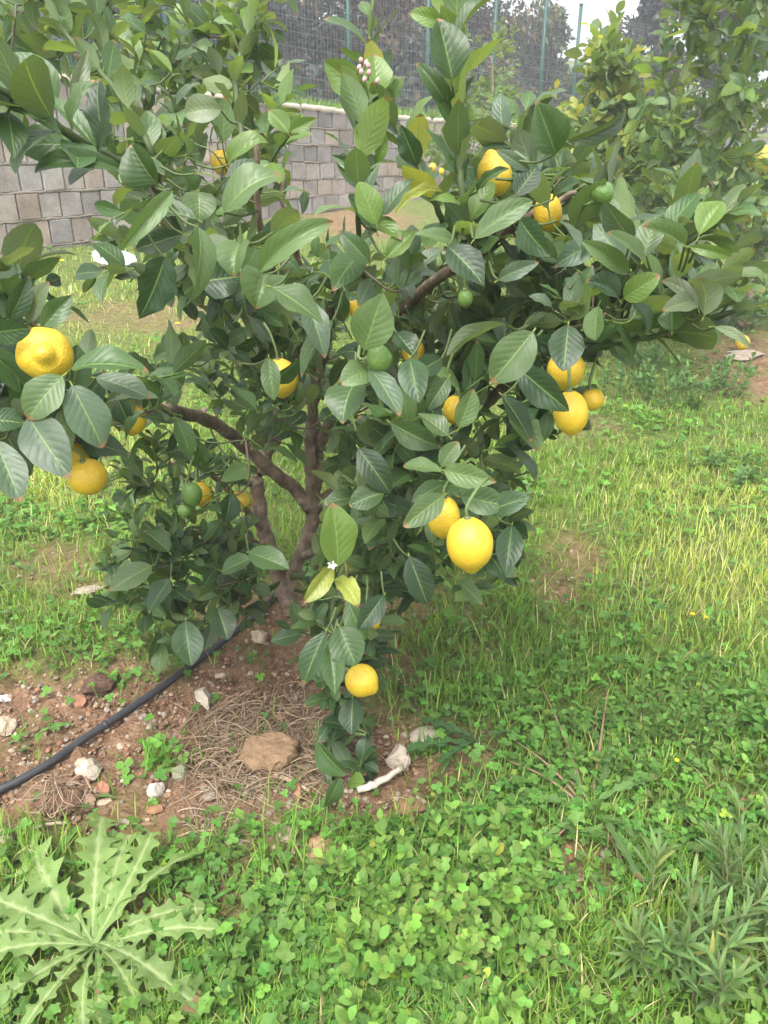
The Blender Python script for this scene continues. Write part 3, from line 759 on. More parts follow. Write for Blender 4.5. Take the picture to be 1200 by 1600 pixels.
# --- individual leaves that read in the picture: base px, tip px, width px, depth, key, bend, fold, wave
HERO = [
 (95,210,-50,122,52,1.0,'m',.5,.5,.03),(90,155,18,82,60,1.12,'m',.3,.25,.02),(20,122,-8,45,32,1.15,'l',.4,.3,.03),(12,175,22,248,44,1.0,'m',.3,.2,.02),
 (113,182,137,75,25,1.1,'w',.3,.5,.04),(145,225,72,150,30,1.08,'m',.4,.6,.03),(165,230,153,122,40,1.15,'d',.6,.3,.10),(198,268,52,268,30,1.05,'m',1.3,.6,.03),
 (245,288,205,225,62,1.05,'m',.4,.7,.02),(228,52,178,32,34,1.4,'m',.8,.3,.05),(268,112,220,75,26,1.5,'b',.5,.4,.02),(450,208,420,172,30,1.35,'b',.2,.4,.02),
 (452,210,474,177,16,1.37,'b',.3,.5,.02),(453,206,496,184,20,1.35,'b',.2,.4,.02),(345,172,288,178,42,1.4,'w',.8,.4,.04),(358,257,418,222,44,1.25,'b',1.2,.5,.04),
 (350,332,437,272,62,1.1,'l',.9,.35,.05),(405,425,520,345,38,1.05,'l',1.3,.6,.04),(310,355,300,468,52,1.02,'l',.5,.35,.03),(285,366,208,391,34,1.15,'d',.3,.3,.04),
 (258,402,218,498,60,1.12,'d',.5,.3,.10),(312,440,380,432,62,1.15,'d',.3,.2,.06),(412,430,400,482,62,1.08,'l',1.0,.7,.03),(376,380,366,432,50,1.1,'l',.8,.6,.03),
 (424,448,505,507,60,1.0,'l',.3,.25,.05),(268,300,190,388,28,1.05,'l',1.2,.7,.03),(308,343,214,330,32,1.1,'m',.6,.5,.03),(310,300,312,345,50,1.12,'l',1.0,.3,.04),
 (296,315,280,260,55,1.15,'m',.3,.4,.05),(303,272,347,284,16,1.1,'w',.4,.3,.04),(576,152,506,96,46,1.15,'b',.3,.35,.03),(592,152,584,85,46,1.17,'b',.2,.3,.02),
 (707,124,684,28,62,1.0,'m',.3,.5,.02),(692,36,640,20,26,1.05,'b',.9,.4,.03),(712,62,776,-6,32,1.0,'m',.7,.7,.03),(704,176,650,98,28,1.1,'m',1.1,.6,.05),
 (652,260,624,192,34,1.15,'d',.3,.5,.08),(612,166,633,118,28,1.2,'l',.3,.4,.08),(586,192,538,150,28,1.2,'b',.5,.4,.04),(713,196,757,178,28,1.1,'b',.8,.6,.10),
 (715,178,746,114,16,1.1,'w',.4,.5,.05),(588,350,560,284,42,1.12,'b',.3,.3,.03),(588,362,545,302,30,1.15,'m',.3,.4,.04),(597,336,648,278,32,1.15,'g',.4,.3,.06),
 (588,287,518,242,20,1.15,'m',.7,.6,.05),(587,256,598,200,22,1.15,'b',.3,.5,.05),(577,411,529,360,32,1.15,'m',.5,.3,.03),(604,402,652,360,32,1.15,'b',.5,.5,.04),
 (716,381,648,366,26,1.1,'l',.5,.4,.03),(569,547,599,457,66,.95,'l',.25,.2,.03),(692,302,617,332,16,1.15,'y',1.0,.8,.15),(700,385,757,447,52,1.05,'d',.3,.3,.02),
 (868,241,838,158,56,1.05,'m',.3,.7,.02),(888,221,978,172,30,1.1,'g',1.0,.6,.05),(828,266,774,234,20,1.1,'g',.7,.5,.05),(805,306,840,260,40,1.1,'d',.3,.2,.02),
 (843,272,889,264,26,1.12,'m',.3,.3,.02),(863,312,908,283,38,1.1,'d',.5,.3,.04),(742,373,832,313,40,1.0,'l',.3,.35,.03),(813,344,860,401,46,1.05,'d',.3,.3,.03),
 (779,437,842,410,26,1.0,'g',.4,.4,.05),(872,345,906,386,26,1.05,'g',.3,.4,.03),(986,376,944,314,40,1.0,'g',.3,.3,.05),(978,415,928,350,48,1.05,'g',.4,.25,.05),
 (1012,421,949,362,32,.98,'l',.3,.5,.02),(982,427,910,377,30,1.0,'l',.4,.6,.02),(1005,403,1026,335,40,1.0,'l',.2,.3,.04),(1093,367,1130,314,42,1.0,'b',.3,.6,.02),
 (1070,382,1003,354,30,1.0,'l',.4,.9,.03),(1078,386,1144,401,18,1.0,'b',1.5,.5,.03),(1100,492,1092,434,48,1.05,'g',.6,.3,.04),(1090,482,1035,438,24,1.05,'w',.8,.6,.03),  # last leaf: white sheen put into its pale base tone
 (966,467,916,440,38,1.0,'d',.4,.8,.04),(975,466,1031,430,38,1.0,'b',.5,.3,.03),(935,478,930,532,40,1.0,'l',.3,.3,.02),(985,470,1012,518,36,1.05,'d',.3,.5,.02),
 (1050,516,1050,480,38,1.05,'m',.3,.3,.05),(1116,511,1174,545,16,1.05,'w',1.1,.5,.04),(1086,471,1036,485,30,1.05,'w',.5,.4,.05),
 (112,576,233,581,58,.95,'m',.8,.4,.04),(97,588,44,655,56,.92,'l',.35,.3,.03),(113,603,161,700,66,.93,'g',.3,.15,.03),(45,652,110,748,66,.92,'g',.4,.2,.03),
 (150,590,236,622,42,1.0,'g',.5,.3,.04),(-8,688,32,785,52,.92,'g',.3,.3,.04),(-15,655,40,662,46,.95,'d',.3,.2,.02),(15,500,46,430,32,1.0,'d',.3,.5,.03),
 (44,505,76,440,32,1.02,'w',.5,.4,.04),(65,515,114,460,34,1.0,'m',.4,.5,.03),(-12,520,49,512,38,.95,'d',.5,.3,.03),(832,519,768,597,62,1.0,'l',.3,.25,.03),
 (792,508,697,554,34,1.05,'g',.5,.3,.05),(888,508,880,580,54,1.05,'d',.25,.2,.02),(812,577,889,642,50,1.08,'d',.3,.3,.03),(785,618,830,692,42,1.12,'d',.3,.3,.04),
 (580,578,533,600,42,1.0,'l',.7,.3,.03),(579,577,624,650,42,.98,'g',.6,.3,.03),(555,598,535,662,64,1.05,'m',.7,.3,.03),(717,668,739,608,38,1.1,'l',.3,.3,.03),
 (700,680,652,646,36,1.1,'l',.3,.3,.03),(690,729,716,690,30,1.1,'l',.3,.3,.03),(690,738,630,728,36,1.08,'l',.3,.3,.03),(694,735,776,753,36,1.08,'l',.4,.3,.03),
 (693,774,630,823,38,1.06,'l',.3,.3,.03),(720,776,797,792,44,1.1,'m',.5,.3,.03),(762,800,828,777,38,1.1,'d',.3,.3,.03),(527,886,519,786,62,1.1,'b',.3,.3,.03),
 (519,884,474,942,28,1.12,'y',.5,.6,.04),(523,905,560,948,30,1.15,'y',.8,.6,.12),(530,980,556,1040,54,1.25,'m',.3,.3,.03),(513,1008,524,1086,36,1.25,'m',.3,.5,.03),
 (508,988,474,1070,38,1.28,'d',.3,.4,.03),(551,1092,549,1148,38,1.38,'d',.3,.3,.03),(495,1158,542,1211,44,1.4,'m',.3,.4,.03),(531,1215,508,1262,30,1.4,'m',.3,.3,.03),
 (545,1222,570,1222,26,1.45,'b',.3,.3,.03),(237,884,170,923,38,1.5,'l',.3,.3,.03),(264,862,224,829,38,1.55,'m',.3,.3,.03),(290,970,299,1040,46,1.5,'d',.3,.3,.03),
 (392,873,346,896,36,1.55,'m',.4,.3,.03),(389,863,452,889,38,1.5,'m',.4,.3,.03),(340,950,356,1000,38,1.55,'d',.3,.3,.03),(265,905,232,960,38,1.55,'d',.3,.3,.03),
 (480,470,508,560,40,1.2,'g',.5,.3,.03),(520,500,470,590,40,1.25,'m',.5,.3,.03),(640,560,655,630,44,1.15,'d',.4,.3,.03),(690,560,640,590,34,1.2,'d',.4,.3,.03),
 (610,660,690,700,40,1.15,'m',.4,.3,.03),(560,700,610,770,44,1.3,'d',.4,.3,.03),(600,770,545,790,40,1.3,'m',.4,.3,.03),(640,870,668,945,44,1.35,'d',.4,.3,.03),
 (800,820,790,900,40,1.3,'d',.4,.3,.03),(185,625,205,668,34,1.2,'d',.4,.3,.04),(225,640,196,690,30,1.2,'m',.4,.4,.04),(600,930,560,985,34,1.3,'d',.4,.4,.04),(545,940,572,1000,34,1.35,'m',.4,.4,.04),(420,560,428,625,30,1.25,'l',.5,.4,.05),(468,560,420,600,34,1.3,'d',.4,.4,.04),(360,770,352,820,34,1.6,'d',.4,.4,.04),(700,590,668,640,30,1.2,'m',.4,.4,.04),(620,520,650,560,34,1.25,'d',.4,.4,.04),(745,300,795,262,16,1.1,'m',1.2,.6,.15),(400,640,350,600,36,1.4,'m',.4,.3,.03),(330,560,280,545,30,1.4,'l',.4,.3,.03),(240,560,300,540,30,1.4,'l',.8,.5,.08),
]
def hero(lst, mbx=mbC):
    for bx, by, tx, ty, wd, d, key, bend, fold, wave in lst:
        b = P(bx, by, d); tdep = d+rng.uniform(-.04, .015)
        t = P(tx, ty, tdep); dr = t-b; L = np.linalg.norm(dr)
        vn = unit(toward_cam(b)*1.0+UP*.55+rng.normal(0, .48, 3)); fold *= 1.5; bend = bend*rng.uniform(.9, 1.7)
        # aim so the chord, not the first tangent, meets the tip
        Lc = L*(1+bend*bend/22); W = wd/F*d*1.0*(1/max(.35, math.cos(fold*.8)))**.6
        drn = unit(dr); sd = unit(np.cross(drn, vn)); nr = np.cross(sd, drn)
        drn2 = unit(drn*math.cos(bend*.42)+nr*math.sin(bend*.42))
        leaves(mbx, b[None], drn2[None], nr[None], [Lc], [W], [bend], [fold], [wave*1.5], np.array([TONES[key]])*rng.uniform(.7, 1.1), prof=PROFS[rng.integers(5)], rows=15, cols=7, twist=[rng.normal(0, .4)], freq=[3.2 if wave > .07 else 1.6])
hero(HERO)
HL = [P(h[0], h[1], h[5]) for h in HERO]
ALLN = np.concatenate([NODEP, np.array(CN)])
for hp in HL:                                   # every one of them hangs on a twig from the nearest limb
    a = attach(hp, ALLN); dd_ = np.linalg.norm(a-hp)
    if dd_ > .012:
        a = hp+(a-hp)*min(1, .05/dd_); dd_ = min(dd_, .05)
        tube(mbC, smooth_path([a, (a+hp)/2+np.array([0, 0, -.12*dd_]), hp], 8), np.linspace(.0022, .0015, 8), 5, 1, (.07, .10, .03), cap=False)
mbC.build('crown', [M['leaf'], M['green_bark']], main)

# ------------------------------------------------------------------ fruit
def fruit(px, py, wpx, hpx, d, label, axis=(0.1, 0, -1), kind='ripe', parent=main, nodes=None, nip=1.):
    c = P(px, py, d); r = wpx/2/F*d; hl = hpx/2/F*d
    nv, nu = 26, 30
    v = np.linspace(-1, 1, nv); th = np.linspace(0, 2*PI, nu, endpoint=False)
    zz = np.sin(v*PI/2)                         # -1 stem .. +1 blossom end
    prof = np.sqrt(np.clip(1-zz**2, 0, 1))
    zax = zz*1.0
    tipf = np.clip((zz-.86)/.14, 0, 1)
    prof = prof*(1+.0*zz); 
    zax = zax+nip*.16*tipf**1.5                 # nipple
    prof = prof*(1-nip*.0)
    zax = zax-(.10*np.exp(-((zz-.90)/.05)**2) if nip > 1.2 else 0)
    stemf = np.clip((-zz-.9)/.1, 0, 1); zax = zax-.05*stemf+.07*stemf**3
    hl2 = hl/1.06
    A = unit(np.array(axis, float)); X = unit(np.cross(A, [.3, .9, .2])); Y = np.cross(A, X)
    ph = rng.random()*50
    rr = prof[:, None]*r*(1+(.05+.05*(nip > 1.2))*(vnoise(np.cos(th)[None, :]*1.6+ph, np.sin(th)[None, :]*1.6+zz[:, None]*1.5)-.5)+.012*(vnoise(np.cos(th)[None, :]*7+ph, np.sin(th)[None, :]*7+zz[:, None]*6)-.5))
    V = c+A*(zax*hl2)[:, None, None]+rr[..., None]*(np.cos(th)[None, :, None]*X+np.sin(th)[None, :, None]*Y)
    mb = MB(); mb.add(V.reshape(-1, 3), grid_faces(nv, nu, True)[:, ::-1])
    o = mb.build('lemon' if kind == 'ripe' else 'green_lemon', M['lemon'] if kind == 'ripe' else M['green_lemon'], parent)
    if label: o['label'] = label
    # calyx button and stalk to the nearest limb
    top = c-A*hl2*1.0
    st = MB(); a = attach(top-A*.05+UP*.03, ALLN if nodes is None else nodes)
    e = top+(a-top)*min(1, .07/max(.01, np.linalg.norm(a-top)))
    tube(st, smooth_path([top+A*.002, top-A*.012+np.array([0, 0, .004]), top+(e-top)*.5+UP*.015, e], 10), np.linspace(.0023, .0026, 10), 6, 0, (.10, .15, .045))
    tube(st, np.array([top+A*.003, top-A*.003]), [.0062, .0038], 8, 0, (.11, .14, .05))
    st.build('stalk', M['green_bark'], o)
    return o
FR = [
 (70,553,84,80,.98,'knobbly lemon on the left edge showing its round nippled end',(.36,-.90,.24),2.1),
 (137,745,60,60,1.25,'round orange-yellow lemon hanging lowest on the left branch',(.05,.2,-1),.4),
 (116,716,46,56,1.33,'lemon half hidden behind the round one on the left branch',(.1,.2,-1),.5),
 (207,655,44,52,1.35,'orange-yellow lemon hidden behind leaves under the left branch',(-.2,0,-1),.8),
 (438,590,56,62,1.45,'lemon behind a notched leaf left of the tree centre',(.1,0,-1),.9),
 (345,254,32,38,2.1,'small lemon high among the upper left leaves',(.1,0,-1),.8),
 (372,238,30,30,2.2,'lemon mostly hidden just above the high upper left one',(.1,0,-1),.8),
 (773,273,53,68,1.17,'lemon with neck turned up and a curled leaf across it',(-.3,-.1,1),1.1),
 (856,333,44,60,1.28,'lemon behind a thin brown twig, upper right of the crown',(.1,0,-1),.8),
 (884,577,58,62,1.22,'pointed lemon topmost of the three on the right side',(-.05,0,-1),1.),
 (892,645,54,73,1.14,'large lemon lowest of the three on the right side',(.15,-.1,-1),.5),
 (926,624,36,36,1.28,'small lemon peeping from behind the three on the right',(.3,0,-1),.3),
 (734,850,74,90,1.02,'largest bright lemon hanging at the lower right of the crown',(.12,-.15,-1),1.),
 (693,808,52,72,1.12,'lemon hanging just left of and behind the largest one',(.0,0,-1),.6),
 (565,1063,52,55,1.33,'lemon with scarred skin hanging lowest, near the soil',(.75,-.3,-.5),.9),
 (582,965,24,40,1.6,'lemon half hidden behind leaves above the lowest one',(.35,0,-1),1.),
 (552,966,24,24,1.62,'orange-yellow lemon glimpsed among the low leaves above the soil',(.1,0,-1),.5),
 (377,782,36,34,1.95,'small lemon beside the trunk in shade',(.1,0,-1),.8),
 (315,772,30,46,1.75,'yellow lemon hidden behind the green lemons at lower left',(.1,0,-1),.8),
 (715,640,46,50,1.4,'lemon behind a pale leaf right of the crown centre',(.1,0,-1),.8),
 (645,548,36,48,1.5,'orange-yellow lemon deep in the crown right of the big green fruit',(.1,0,-1),.8),
 (686,622,36,26,1.5,'orange-yellow lemon in shade above the one behind the pale leaf',(1,0,-.1),.8),
 (622,692,22,26,1.55,'small patch of lemon deep below the crown centre',(.1,0,-1),.8),
 (554,480,24,44,1.6,'lemon hidden behind the tall pale leaf at the crown centre',(.4,0,-1),.8),
]
for px, py, wq, hq, d, lb, ax, nip in FR: fruit(px, py, wq, hq, d, lb, ax, 'ripe', nip=nip)
GFR = [(592,560,44,40,.98,'round green lemon at the crown centre below the tall pale leaf',(1,-.2,.1)),(727,466,24,28,1.2,'small green lemon behind the right hand branch fork',(.1,0,-1)),
 (300,772,32,40,1.6,'green lemon hanging in the lower left foliage',(.1,0,-1)),(289,797,24,22,1.62,'tiny green lemon under the larger lower left one',(.1,0,-1)),
 (940,302,38,36,1.15,'pale ribbed green lemon at the upper right',(.6,0,.6)),(700,600,14,14,1.3,'marble sized green lemon at the centre right',(.1,0,-1))]
for px, py, wq, hq, d, lb, ax in GFR: fruit(px, py, wq, hq, d, lb, ax, 'green', nip=.8)
# pink flower buds
def bud(c, r, axis, label=None, tone=(.62, .42, .44)):
    mb = MB(); A = unit(np.array(axis, float)); X = unit(np.cross(A, [.3, .9, .2])); Y = np.cross(A, X)
    v = np.linspace(0, 1, 9); th = np.linspace(0, 2*PI, 10, endpoint=False)
    pr = np.sin(PI*np.clip(v*.93+.07, 0, 1))**.7*r*(1-.25*v)
    V = c+A*(v*r*2.2)[:, None, None]+pr[:, None, None]*(np.cos(th)[None, :, None]*X+np.sin(th)[None, :, None]*Y)
    mb.add(V.reshape(-1, 3), grid_faces(9, 10, True)[:, ::-1], None, None, tone)
    o = mb.build('flower_bud', M['petal'], main)
    st = MB(); tube(st, np.array([c+A*.001, c-A*r*1.5]), [.0013, .001], 5, 0, (.12, .17, .05)); st.build('calyx', M['green_bark'], o)
    if label: o['label'] = label
for i, (bx, by) in enumerate([(565,92),(577,101),(560,104),(565,111),(576,112),(569,123),(589,125),(571,97)]):
    bud(P(bx, by+6, 1.11), .0042*(1 if i else .9), (rng.normal(0, .3), -.5, 1), 'pink bud in the cluster at the top of the centre shoot')
bud(P(320, 645, 1.5), .0055, (0, -.1, 1), 'single pink bud on the left branch'); bud(P(375, 230, 1.7), .006, (0, 0, 1), 'pale bud in the upper left leaves')
# open white blossom on the low shoot
fb = MB(); c0 = P(519, 882, 1.09)
a5 = np.arange(5)*2*PI/5
leaves(fb, np.repeat(c0[None], 5, 0), np.stack([np.cos(a5), -.5+0*a5, np.sin(a5)], -1), np.tile([0, -1., .2], (5, 1)), .008, .0045, .5, .2, .02, (.75, .72, .70), rows=6, cols=3, pet=0)
o = fb.build('blossom', M['petal'], main)

# ================================================================== OTHER CITRUS
PRUNE.clear()
CN2 = []
def citrus(label, base_px, specs, zones, fruits, name='lemon_tree', flip=1., base=None):
    b = ground(*base_px) if base is None else base
    root = empty(name, tuple(b), label, 'lemon tree')
    nodes = []
    for i, (pts, r0, r1) in enumerate(specs):
        mb = MB(); q = np.array([b if p is None else P(*p) for p in pts]); k = len(q)*5+4
        s_ = smooth_path(q, k); tube(mb, s_, np.linspace(r0, r1, k), 8, 0, (1.3, 1.3, 1.25), .08)
        mb.build('trunk' if i == 0 else 'branch', M['bark'], root); nodes.append(s_)
    nodes = np.concatenate(nodes)
    mbx = MB(); CN2.clear(); Q2 = []
    for x0, x1, y0, y1, d0, d1, cnt, nl, L, keys, rad, curl in zones:
        for _ in range(cnt):
            a, b, dd = rng.uniform(x0, x1), rng.uniform(y0, y1), rng.uniform(d0, d1)
            Q2.append((np.linalg.norm(nodes-P(a, b, dd), axis=1).min(), a, b, dd, rad, nl, L, keys, curl))
    Q2.sort(key=lambda q: q[0])
    for _, a, b, dd, rad, nl, L, keys, curl in Q2: cluster(a, b, dd, rad, nl, L, keys, mbx, nodes, curl=curl, up=.7)
    mbx.build('crown', [M['leaf_far'], M['green_bark']], root)
    for px, py, wq, hq, d, lb, kind in fruits: fruit(px, py, wq, hq, d, lb, (.1, 0, -1), kind, root, nodes, .7)
    return root
gB = ground(1168, 515); dB = float(proj(gB)[2])
citrus('second lemon tree at the right edge with crinkled yellowish leaves and pale slanting trunk', (1168, 515),
 [([None, (1172, 440, dB), (1180, 380, dB), (1192, 320, dB-.1), (1205, 250, dB-.2), (1215, 150, dB-.4)], .03, .012),
  ([(1180, 380, dB), (1130, 320, dB-.4), (1080, 230, dB-.7), (1050, 120, dB-.9), (1045, 20, dB-1.)], .016, .005),
  ([(1200, 280, dB-.1), (1160, 200, dB-.9), (1130, 110, dB-1.4), (1120, 20, dB-1.6)], .014, .005),
  ([None, (1110, 470, dB), (1050, 440, dB), (1000, 380, dB), (960, 300, dB)], .018, .006),
  ([(1192, 320, dB-.1), (1260, 240, dB-.6), (1250, 60, dB-1.2)], .016, .005),
  ([(1080, 230, dB-.7), (1049, 200, dB-1.2), (1047, 150, dB-1.6)], .008, .004)],
 [(880, 1060, 190, 350, dB-1.5, dB-.4, 40, 12, .095, 'lmblbml', .13, 1.6),
  (1000, 1230, 100, 340, dB-2., dB-.7, 44, 13, .10, 'lbmlmb', .13, 1.4),
  (1040, 1240, -60, 110, dB-2.1, dB-1.2, 26, 12, .105, 'mlbmlg', .13, 1.),
  (1060, 1200, 330, 500, dB-.6, dB+.2, 40, 14, .085, 'mmdl', .13, 1.2),
  (980, 1120, 370, 480, dB-.5, dB+.2, 12, 12, .07, 'mdl', .12, 1.2)],
 [(1160, 536, 22, 26, dB-.5, 'lemon at the right edge above the lowest one', 'ripe'), (1165, 573, 20, 22, dB-.55, 'lowest lemon at the right edge near the ground', 'ripe'),
  (1190, 250, 50, 45, dB-.6, 'orange-yellow lemon high at the right edge behind leaves', 'ripe'), (1197, 325, 20, 30, dB-.6, 'bright lemon beside the slanting trunk', 'ripe'),
  (1047, 427, 10, 10, dB-.3, 'tiny looking lemon deep in the second tree', 'ripe'), (1110, 497, 18, 24, dB-.4, 'lemon behind the crossing green shoot', 'ripe'),
  (1182, 105, 16, 20, dB-1.5, 'small green fruit in the top right leaves', 'green')])
citrus('pale yellow green citrus tree with upright shoots behind the main crown, right of centre', (965, 395),
 [([None, (960, 330, 4.6), (955, 250, 4.6), (955, 170, 4.6), (965, 80, 4.5), (972, 30, 4.4)], .028, .006), ([(958, 300, 4.6), (900, 250, 4.6), (880, 210, 4.5)], .015, .005), ([(958, 280, 4.6), (1010, 220, 4.5), (1030, 180, 4.4)], .015, .005)],
 [(925, 995, 50, 200, 4.2, 4.7, 24, 14, .11, 'yllb', .15, .8), (830, 1010, 180, 330, 4.2, 5.0, 60, 14, .10, 'lblyb', .20, 1.1), (860, 960, 290, 360, 4.0, 4.8, 10, 12, .08, 'ml', .20, 1.)],
 [(922, 293, 10, 10, 4.2, None, 'ripe'), (900, 268, 10, 12, 4.3, None, 'ripe')])
citrus('thin small leaved citrus tree in front of the wall, left of the upturned lemon', (752, 345),
 [([None, (752, 300, 6.4), (765, 220, 6.4), (770, 150, 6.3), (768, 90, 6.2)], .025, .006), ([(755, 290, 6.4), (710, 250, 6.3), (690, 210, 6.2)], .012, .005), ([(755, 290, 6.4), (800, 240, 6.3), (810, 190, 6.2)], .012, .005)],
 [(745, 800, 60, 200, 6.0, 6.7, 26, 12, .07, 'lmlb', .17, 1.), (665, 760, 190, 330, 5.9, 6.6, 30, 12, .065, 'mlb', .19, 1.4), (750, 840, 190, 320, 5.9, 6.6, 22, 12, .065, 'mlb', .19, 1.)],
 [(676, 262, 12, 15, 6., 'orange fruit low on the thin tree by the wall', 'ripe'), (690, 268, 9, 12, 6.0, None, 'ripe')])

# ================================================================== GROUND COVER
def inst(mb, tv, tf, pos, yaw, tilt, tiltdir, scale, tone, uv=None, m=0, shade=None):
    """place template tv (v,3) at pos (n,3) with yaw, a tilt about a horizontal axis, scale"""
    n = len(pos); c, s = np.cos(yaw), np.sin(yaw)
    x = tv[None, :, 0]*c[:, None]-tv[None, :, 1]*s[:, None]; y = tv[None, :, 0]*s[:, None]+tv[None, :, 1]*c[:, None]
    z = np.broadcast_to(tv[None, :, 2], x.shape)
    a, b = np.cos(tiltdir)[:, None], np.sin(tiltdir)[:, None]
    r = x*a+y*b; q = -x*b+y*a; ct, st = np.cos(tilt)[:, None], np.sin(tilt)[:, None]
    r2 = r*ct+z*st; z2 = -r*st+z*ct
    V = np.stack([r2*a-q*b, r2*b+q*a, z2], -1)*scale[:, None, None]+pos[:, None, :]
    Fq = (np.arange(n)[:, None, None]*len(tv)+tf[None]).reshape(-1, tf.shape[1])
    U = None if uv is None else np.broadcast_to(uv, (n, len(tv), 2)).reshape(-1, 2)
    k = dict(F4=Fq) if tf.shape[1] == 4 else dict(F3=Fq)
    mb.add(V.reshape(-1, 3), k.get('F4'), k.get('F3'), U, np.repeat(tone, len(tv), 0), m)
def samp(n, x0, x1, y0, y1, dens):
    """ground points: uniform in the view, thinned by dens(px,py,p)"""
    px = rng.uniform(x0, x1, n); py = rng.uniform(y0, y1, n)
    p = ground(px, py); ok = rng.random(n) < dens(px, py, p)
    ok &= p[:, 1] < 9
    wv = (p-WA_b)[:, 0]*wnor[0]+(p-WA_b)[:, 1]*wnor[1]; ok &= wv > .03
    return p[ok], px[ok], py[ok]
def blob(px, py, cx, cy, rx, ry): return np.clip(1.5-np.sqrt(((px-cx)/rx)**2+((py-cy)/ry)**2)*1.2, 0, 1)
def grass(mb, p, hgt, wid, T, lean=.6):
    n = len(p); k = 4; t = np.linspace(0, 1, k+1)
    az = rng.random(n)*2*PI; h = hgt*rng.uniform(.45, 1.2, n); bend = rng.uniform(.3, 1.6, n)*lean
    d = np.stack([np.cos(az), np.sin(az), np.zeros(n)], -1); s = np.stack([-np.sin(az), np.cos(az), np.zeros(n)], -1)
    th = bend[:, None]*(.25+t[None, :]); dt = 1/k
    r = np.cumsum(np.sin(th)*dt, 1)-np.sin(th[:, :1])*dt; z = np.cumsum(np.cos(th)*dt, 1)-np.cos(th[:, :1])*dt
    c = p[:, None, :]+d[:, None, :]*(r*h[:, None])[..., None]+UP*(z*h[:, None])[..., None]
    w = (wid if np.ndim(wid) else np.full(n, wid))[:, None]*(1-t[None, :]**2*.92)*.5
    V = np.stack([c-s[:, None, :]*w[..., None], c+s[:, None, :]*w[..., None]], 2)
    Fq = (np.arange(n)[:, None, None]*(2*(k+1))+grid_faces(k+1, 2)[None]).reshape(-1, 4)
    mb.add(V.reshape(-1, 3), Fq, None, None, np.repeat(T, 2*(k+1), 0))
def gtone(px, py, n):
    """grass hue by patch: yellowish in patches right and left, deeper near the tree"""
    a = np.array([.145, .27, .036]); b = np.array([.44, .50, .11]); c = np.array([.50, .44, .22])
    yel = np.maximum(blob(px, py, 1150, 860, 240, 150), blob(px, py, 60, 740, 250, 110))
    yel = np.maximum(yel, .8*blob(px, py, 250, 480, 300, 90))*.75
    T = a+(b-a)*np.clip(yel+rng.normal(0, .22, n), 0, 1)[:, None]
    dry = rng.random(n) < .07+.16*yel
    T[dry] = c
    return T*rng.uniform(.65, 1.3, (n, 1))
# --- grass
def dg(px, py, p):
    S = np.maximum(soilmask(p), .85*blob(px, py, 150, 1495, 120, 120)); big = .55+.45*fbm(p[:, 0]*3, p[:, 1]*3, 77)
    d = (1-S)**1.8*(.25+1.1*np.clip(fbm(p[:, 0]*4, p[:, 1]*4, 21)-.28, 0, 1)*2)
    d = d*(1-.75*blob(px, py, 700, 1440, 190, 170))
    d = np.maximum(d, .8*blob(px, py, 1120, 870, 260, 120)*(1-S)); d = np.maximum(d, .7*blob(px, py, 700, 1010, 100, 90)*(1-S))
    d = np.maximum(d, .05*(S < .9))
    return d
mg = MB()
p, px, py = samp(85000, -200, 1400, 640, 1850, dg)
dd = proj(p)[2]
hg = .045+.05*fbm(p[:, 0]*2.5, p[:, 1]*2.5, 41)+.015*blob(px, py, 1100, 870, 260, 140)+.03*blob(px, py, 760, 1000, 130, 120)
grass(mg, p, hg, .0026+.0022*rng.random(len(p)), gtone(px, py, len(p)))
p, px, py = samp(60000, -250, 1450, 380, 790, dg)
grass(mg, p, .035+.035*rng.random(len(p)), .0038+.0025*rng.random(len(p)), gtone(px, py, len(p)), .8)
p, px, py = samp(14000, -250, 1450, 325, 470, dg)
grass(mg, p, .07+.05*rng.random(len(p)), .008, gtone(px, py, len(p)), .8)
tag(mg.build('grass', M['grass']), 'thin green and yellowish grass covering the orchard floor', 'grass', kind='stuff')
# grass strip above the wall
mt_ = MB(); q = []
for _ in range(9000):
    q.append(terr(rng.uniform(-2.5, wlen+6.3), rng.uniform(.02, 1.6)))
q = np.array(q); grass(mt_, q, .14, .010, np.array([.13, .24, .035])*rng.uniform(.7, 1.35, (len(q), 1)), .7)
tag(mt_.build('terrace_grass', M['grass']), 'bright green grass strip on top of the wall along the fence', 'grass', kind='stuff')

# --- broad small leaves: clover-like and rounded weeds
def disc_template(lobes=1, notch=0., n=10, cup=.12, elong=1.):
    """leaflets as fans of quads: centre strip + rim; flat-ish rounded leaflet pointing +x"""
    V = []; Fq = []
    for j in range(lobes):
        a = 2*PI*j/lobes if lobes > 1 else 0
        t = np.linspace(0, 1, 5); prof = np.sin(PI*np.clip(t*.9+.06, 0, 1))**.6*(.5 if lobes == 1 else .46)/elong
        o = len(V)
        for i, tt in enumerate(t):
            for s in (-1, 0, 1):
                x = .06+tt*.9-(notch if (s == 0 and i == 4) else 0); y = s*prof[i]*.95; z = cup*(abs(s)*.6+tt*.25-.2*tt*tt)
                V.append((x*math.cos(a)-y*math.sin(a), x*math.sin(a)+y*math.cos(a), z))
        Fq += [tuple(r+o for r in f) for f in grid_faces(5, 3)]
    return np.array(V), np.array(Fq), np.array([((k % 3)/2, min(1, (k//3 % 5)/4)) for k in range(len(V))])
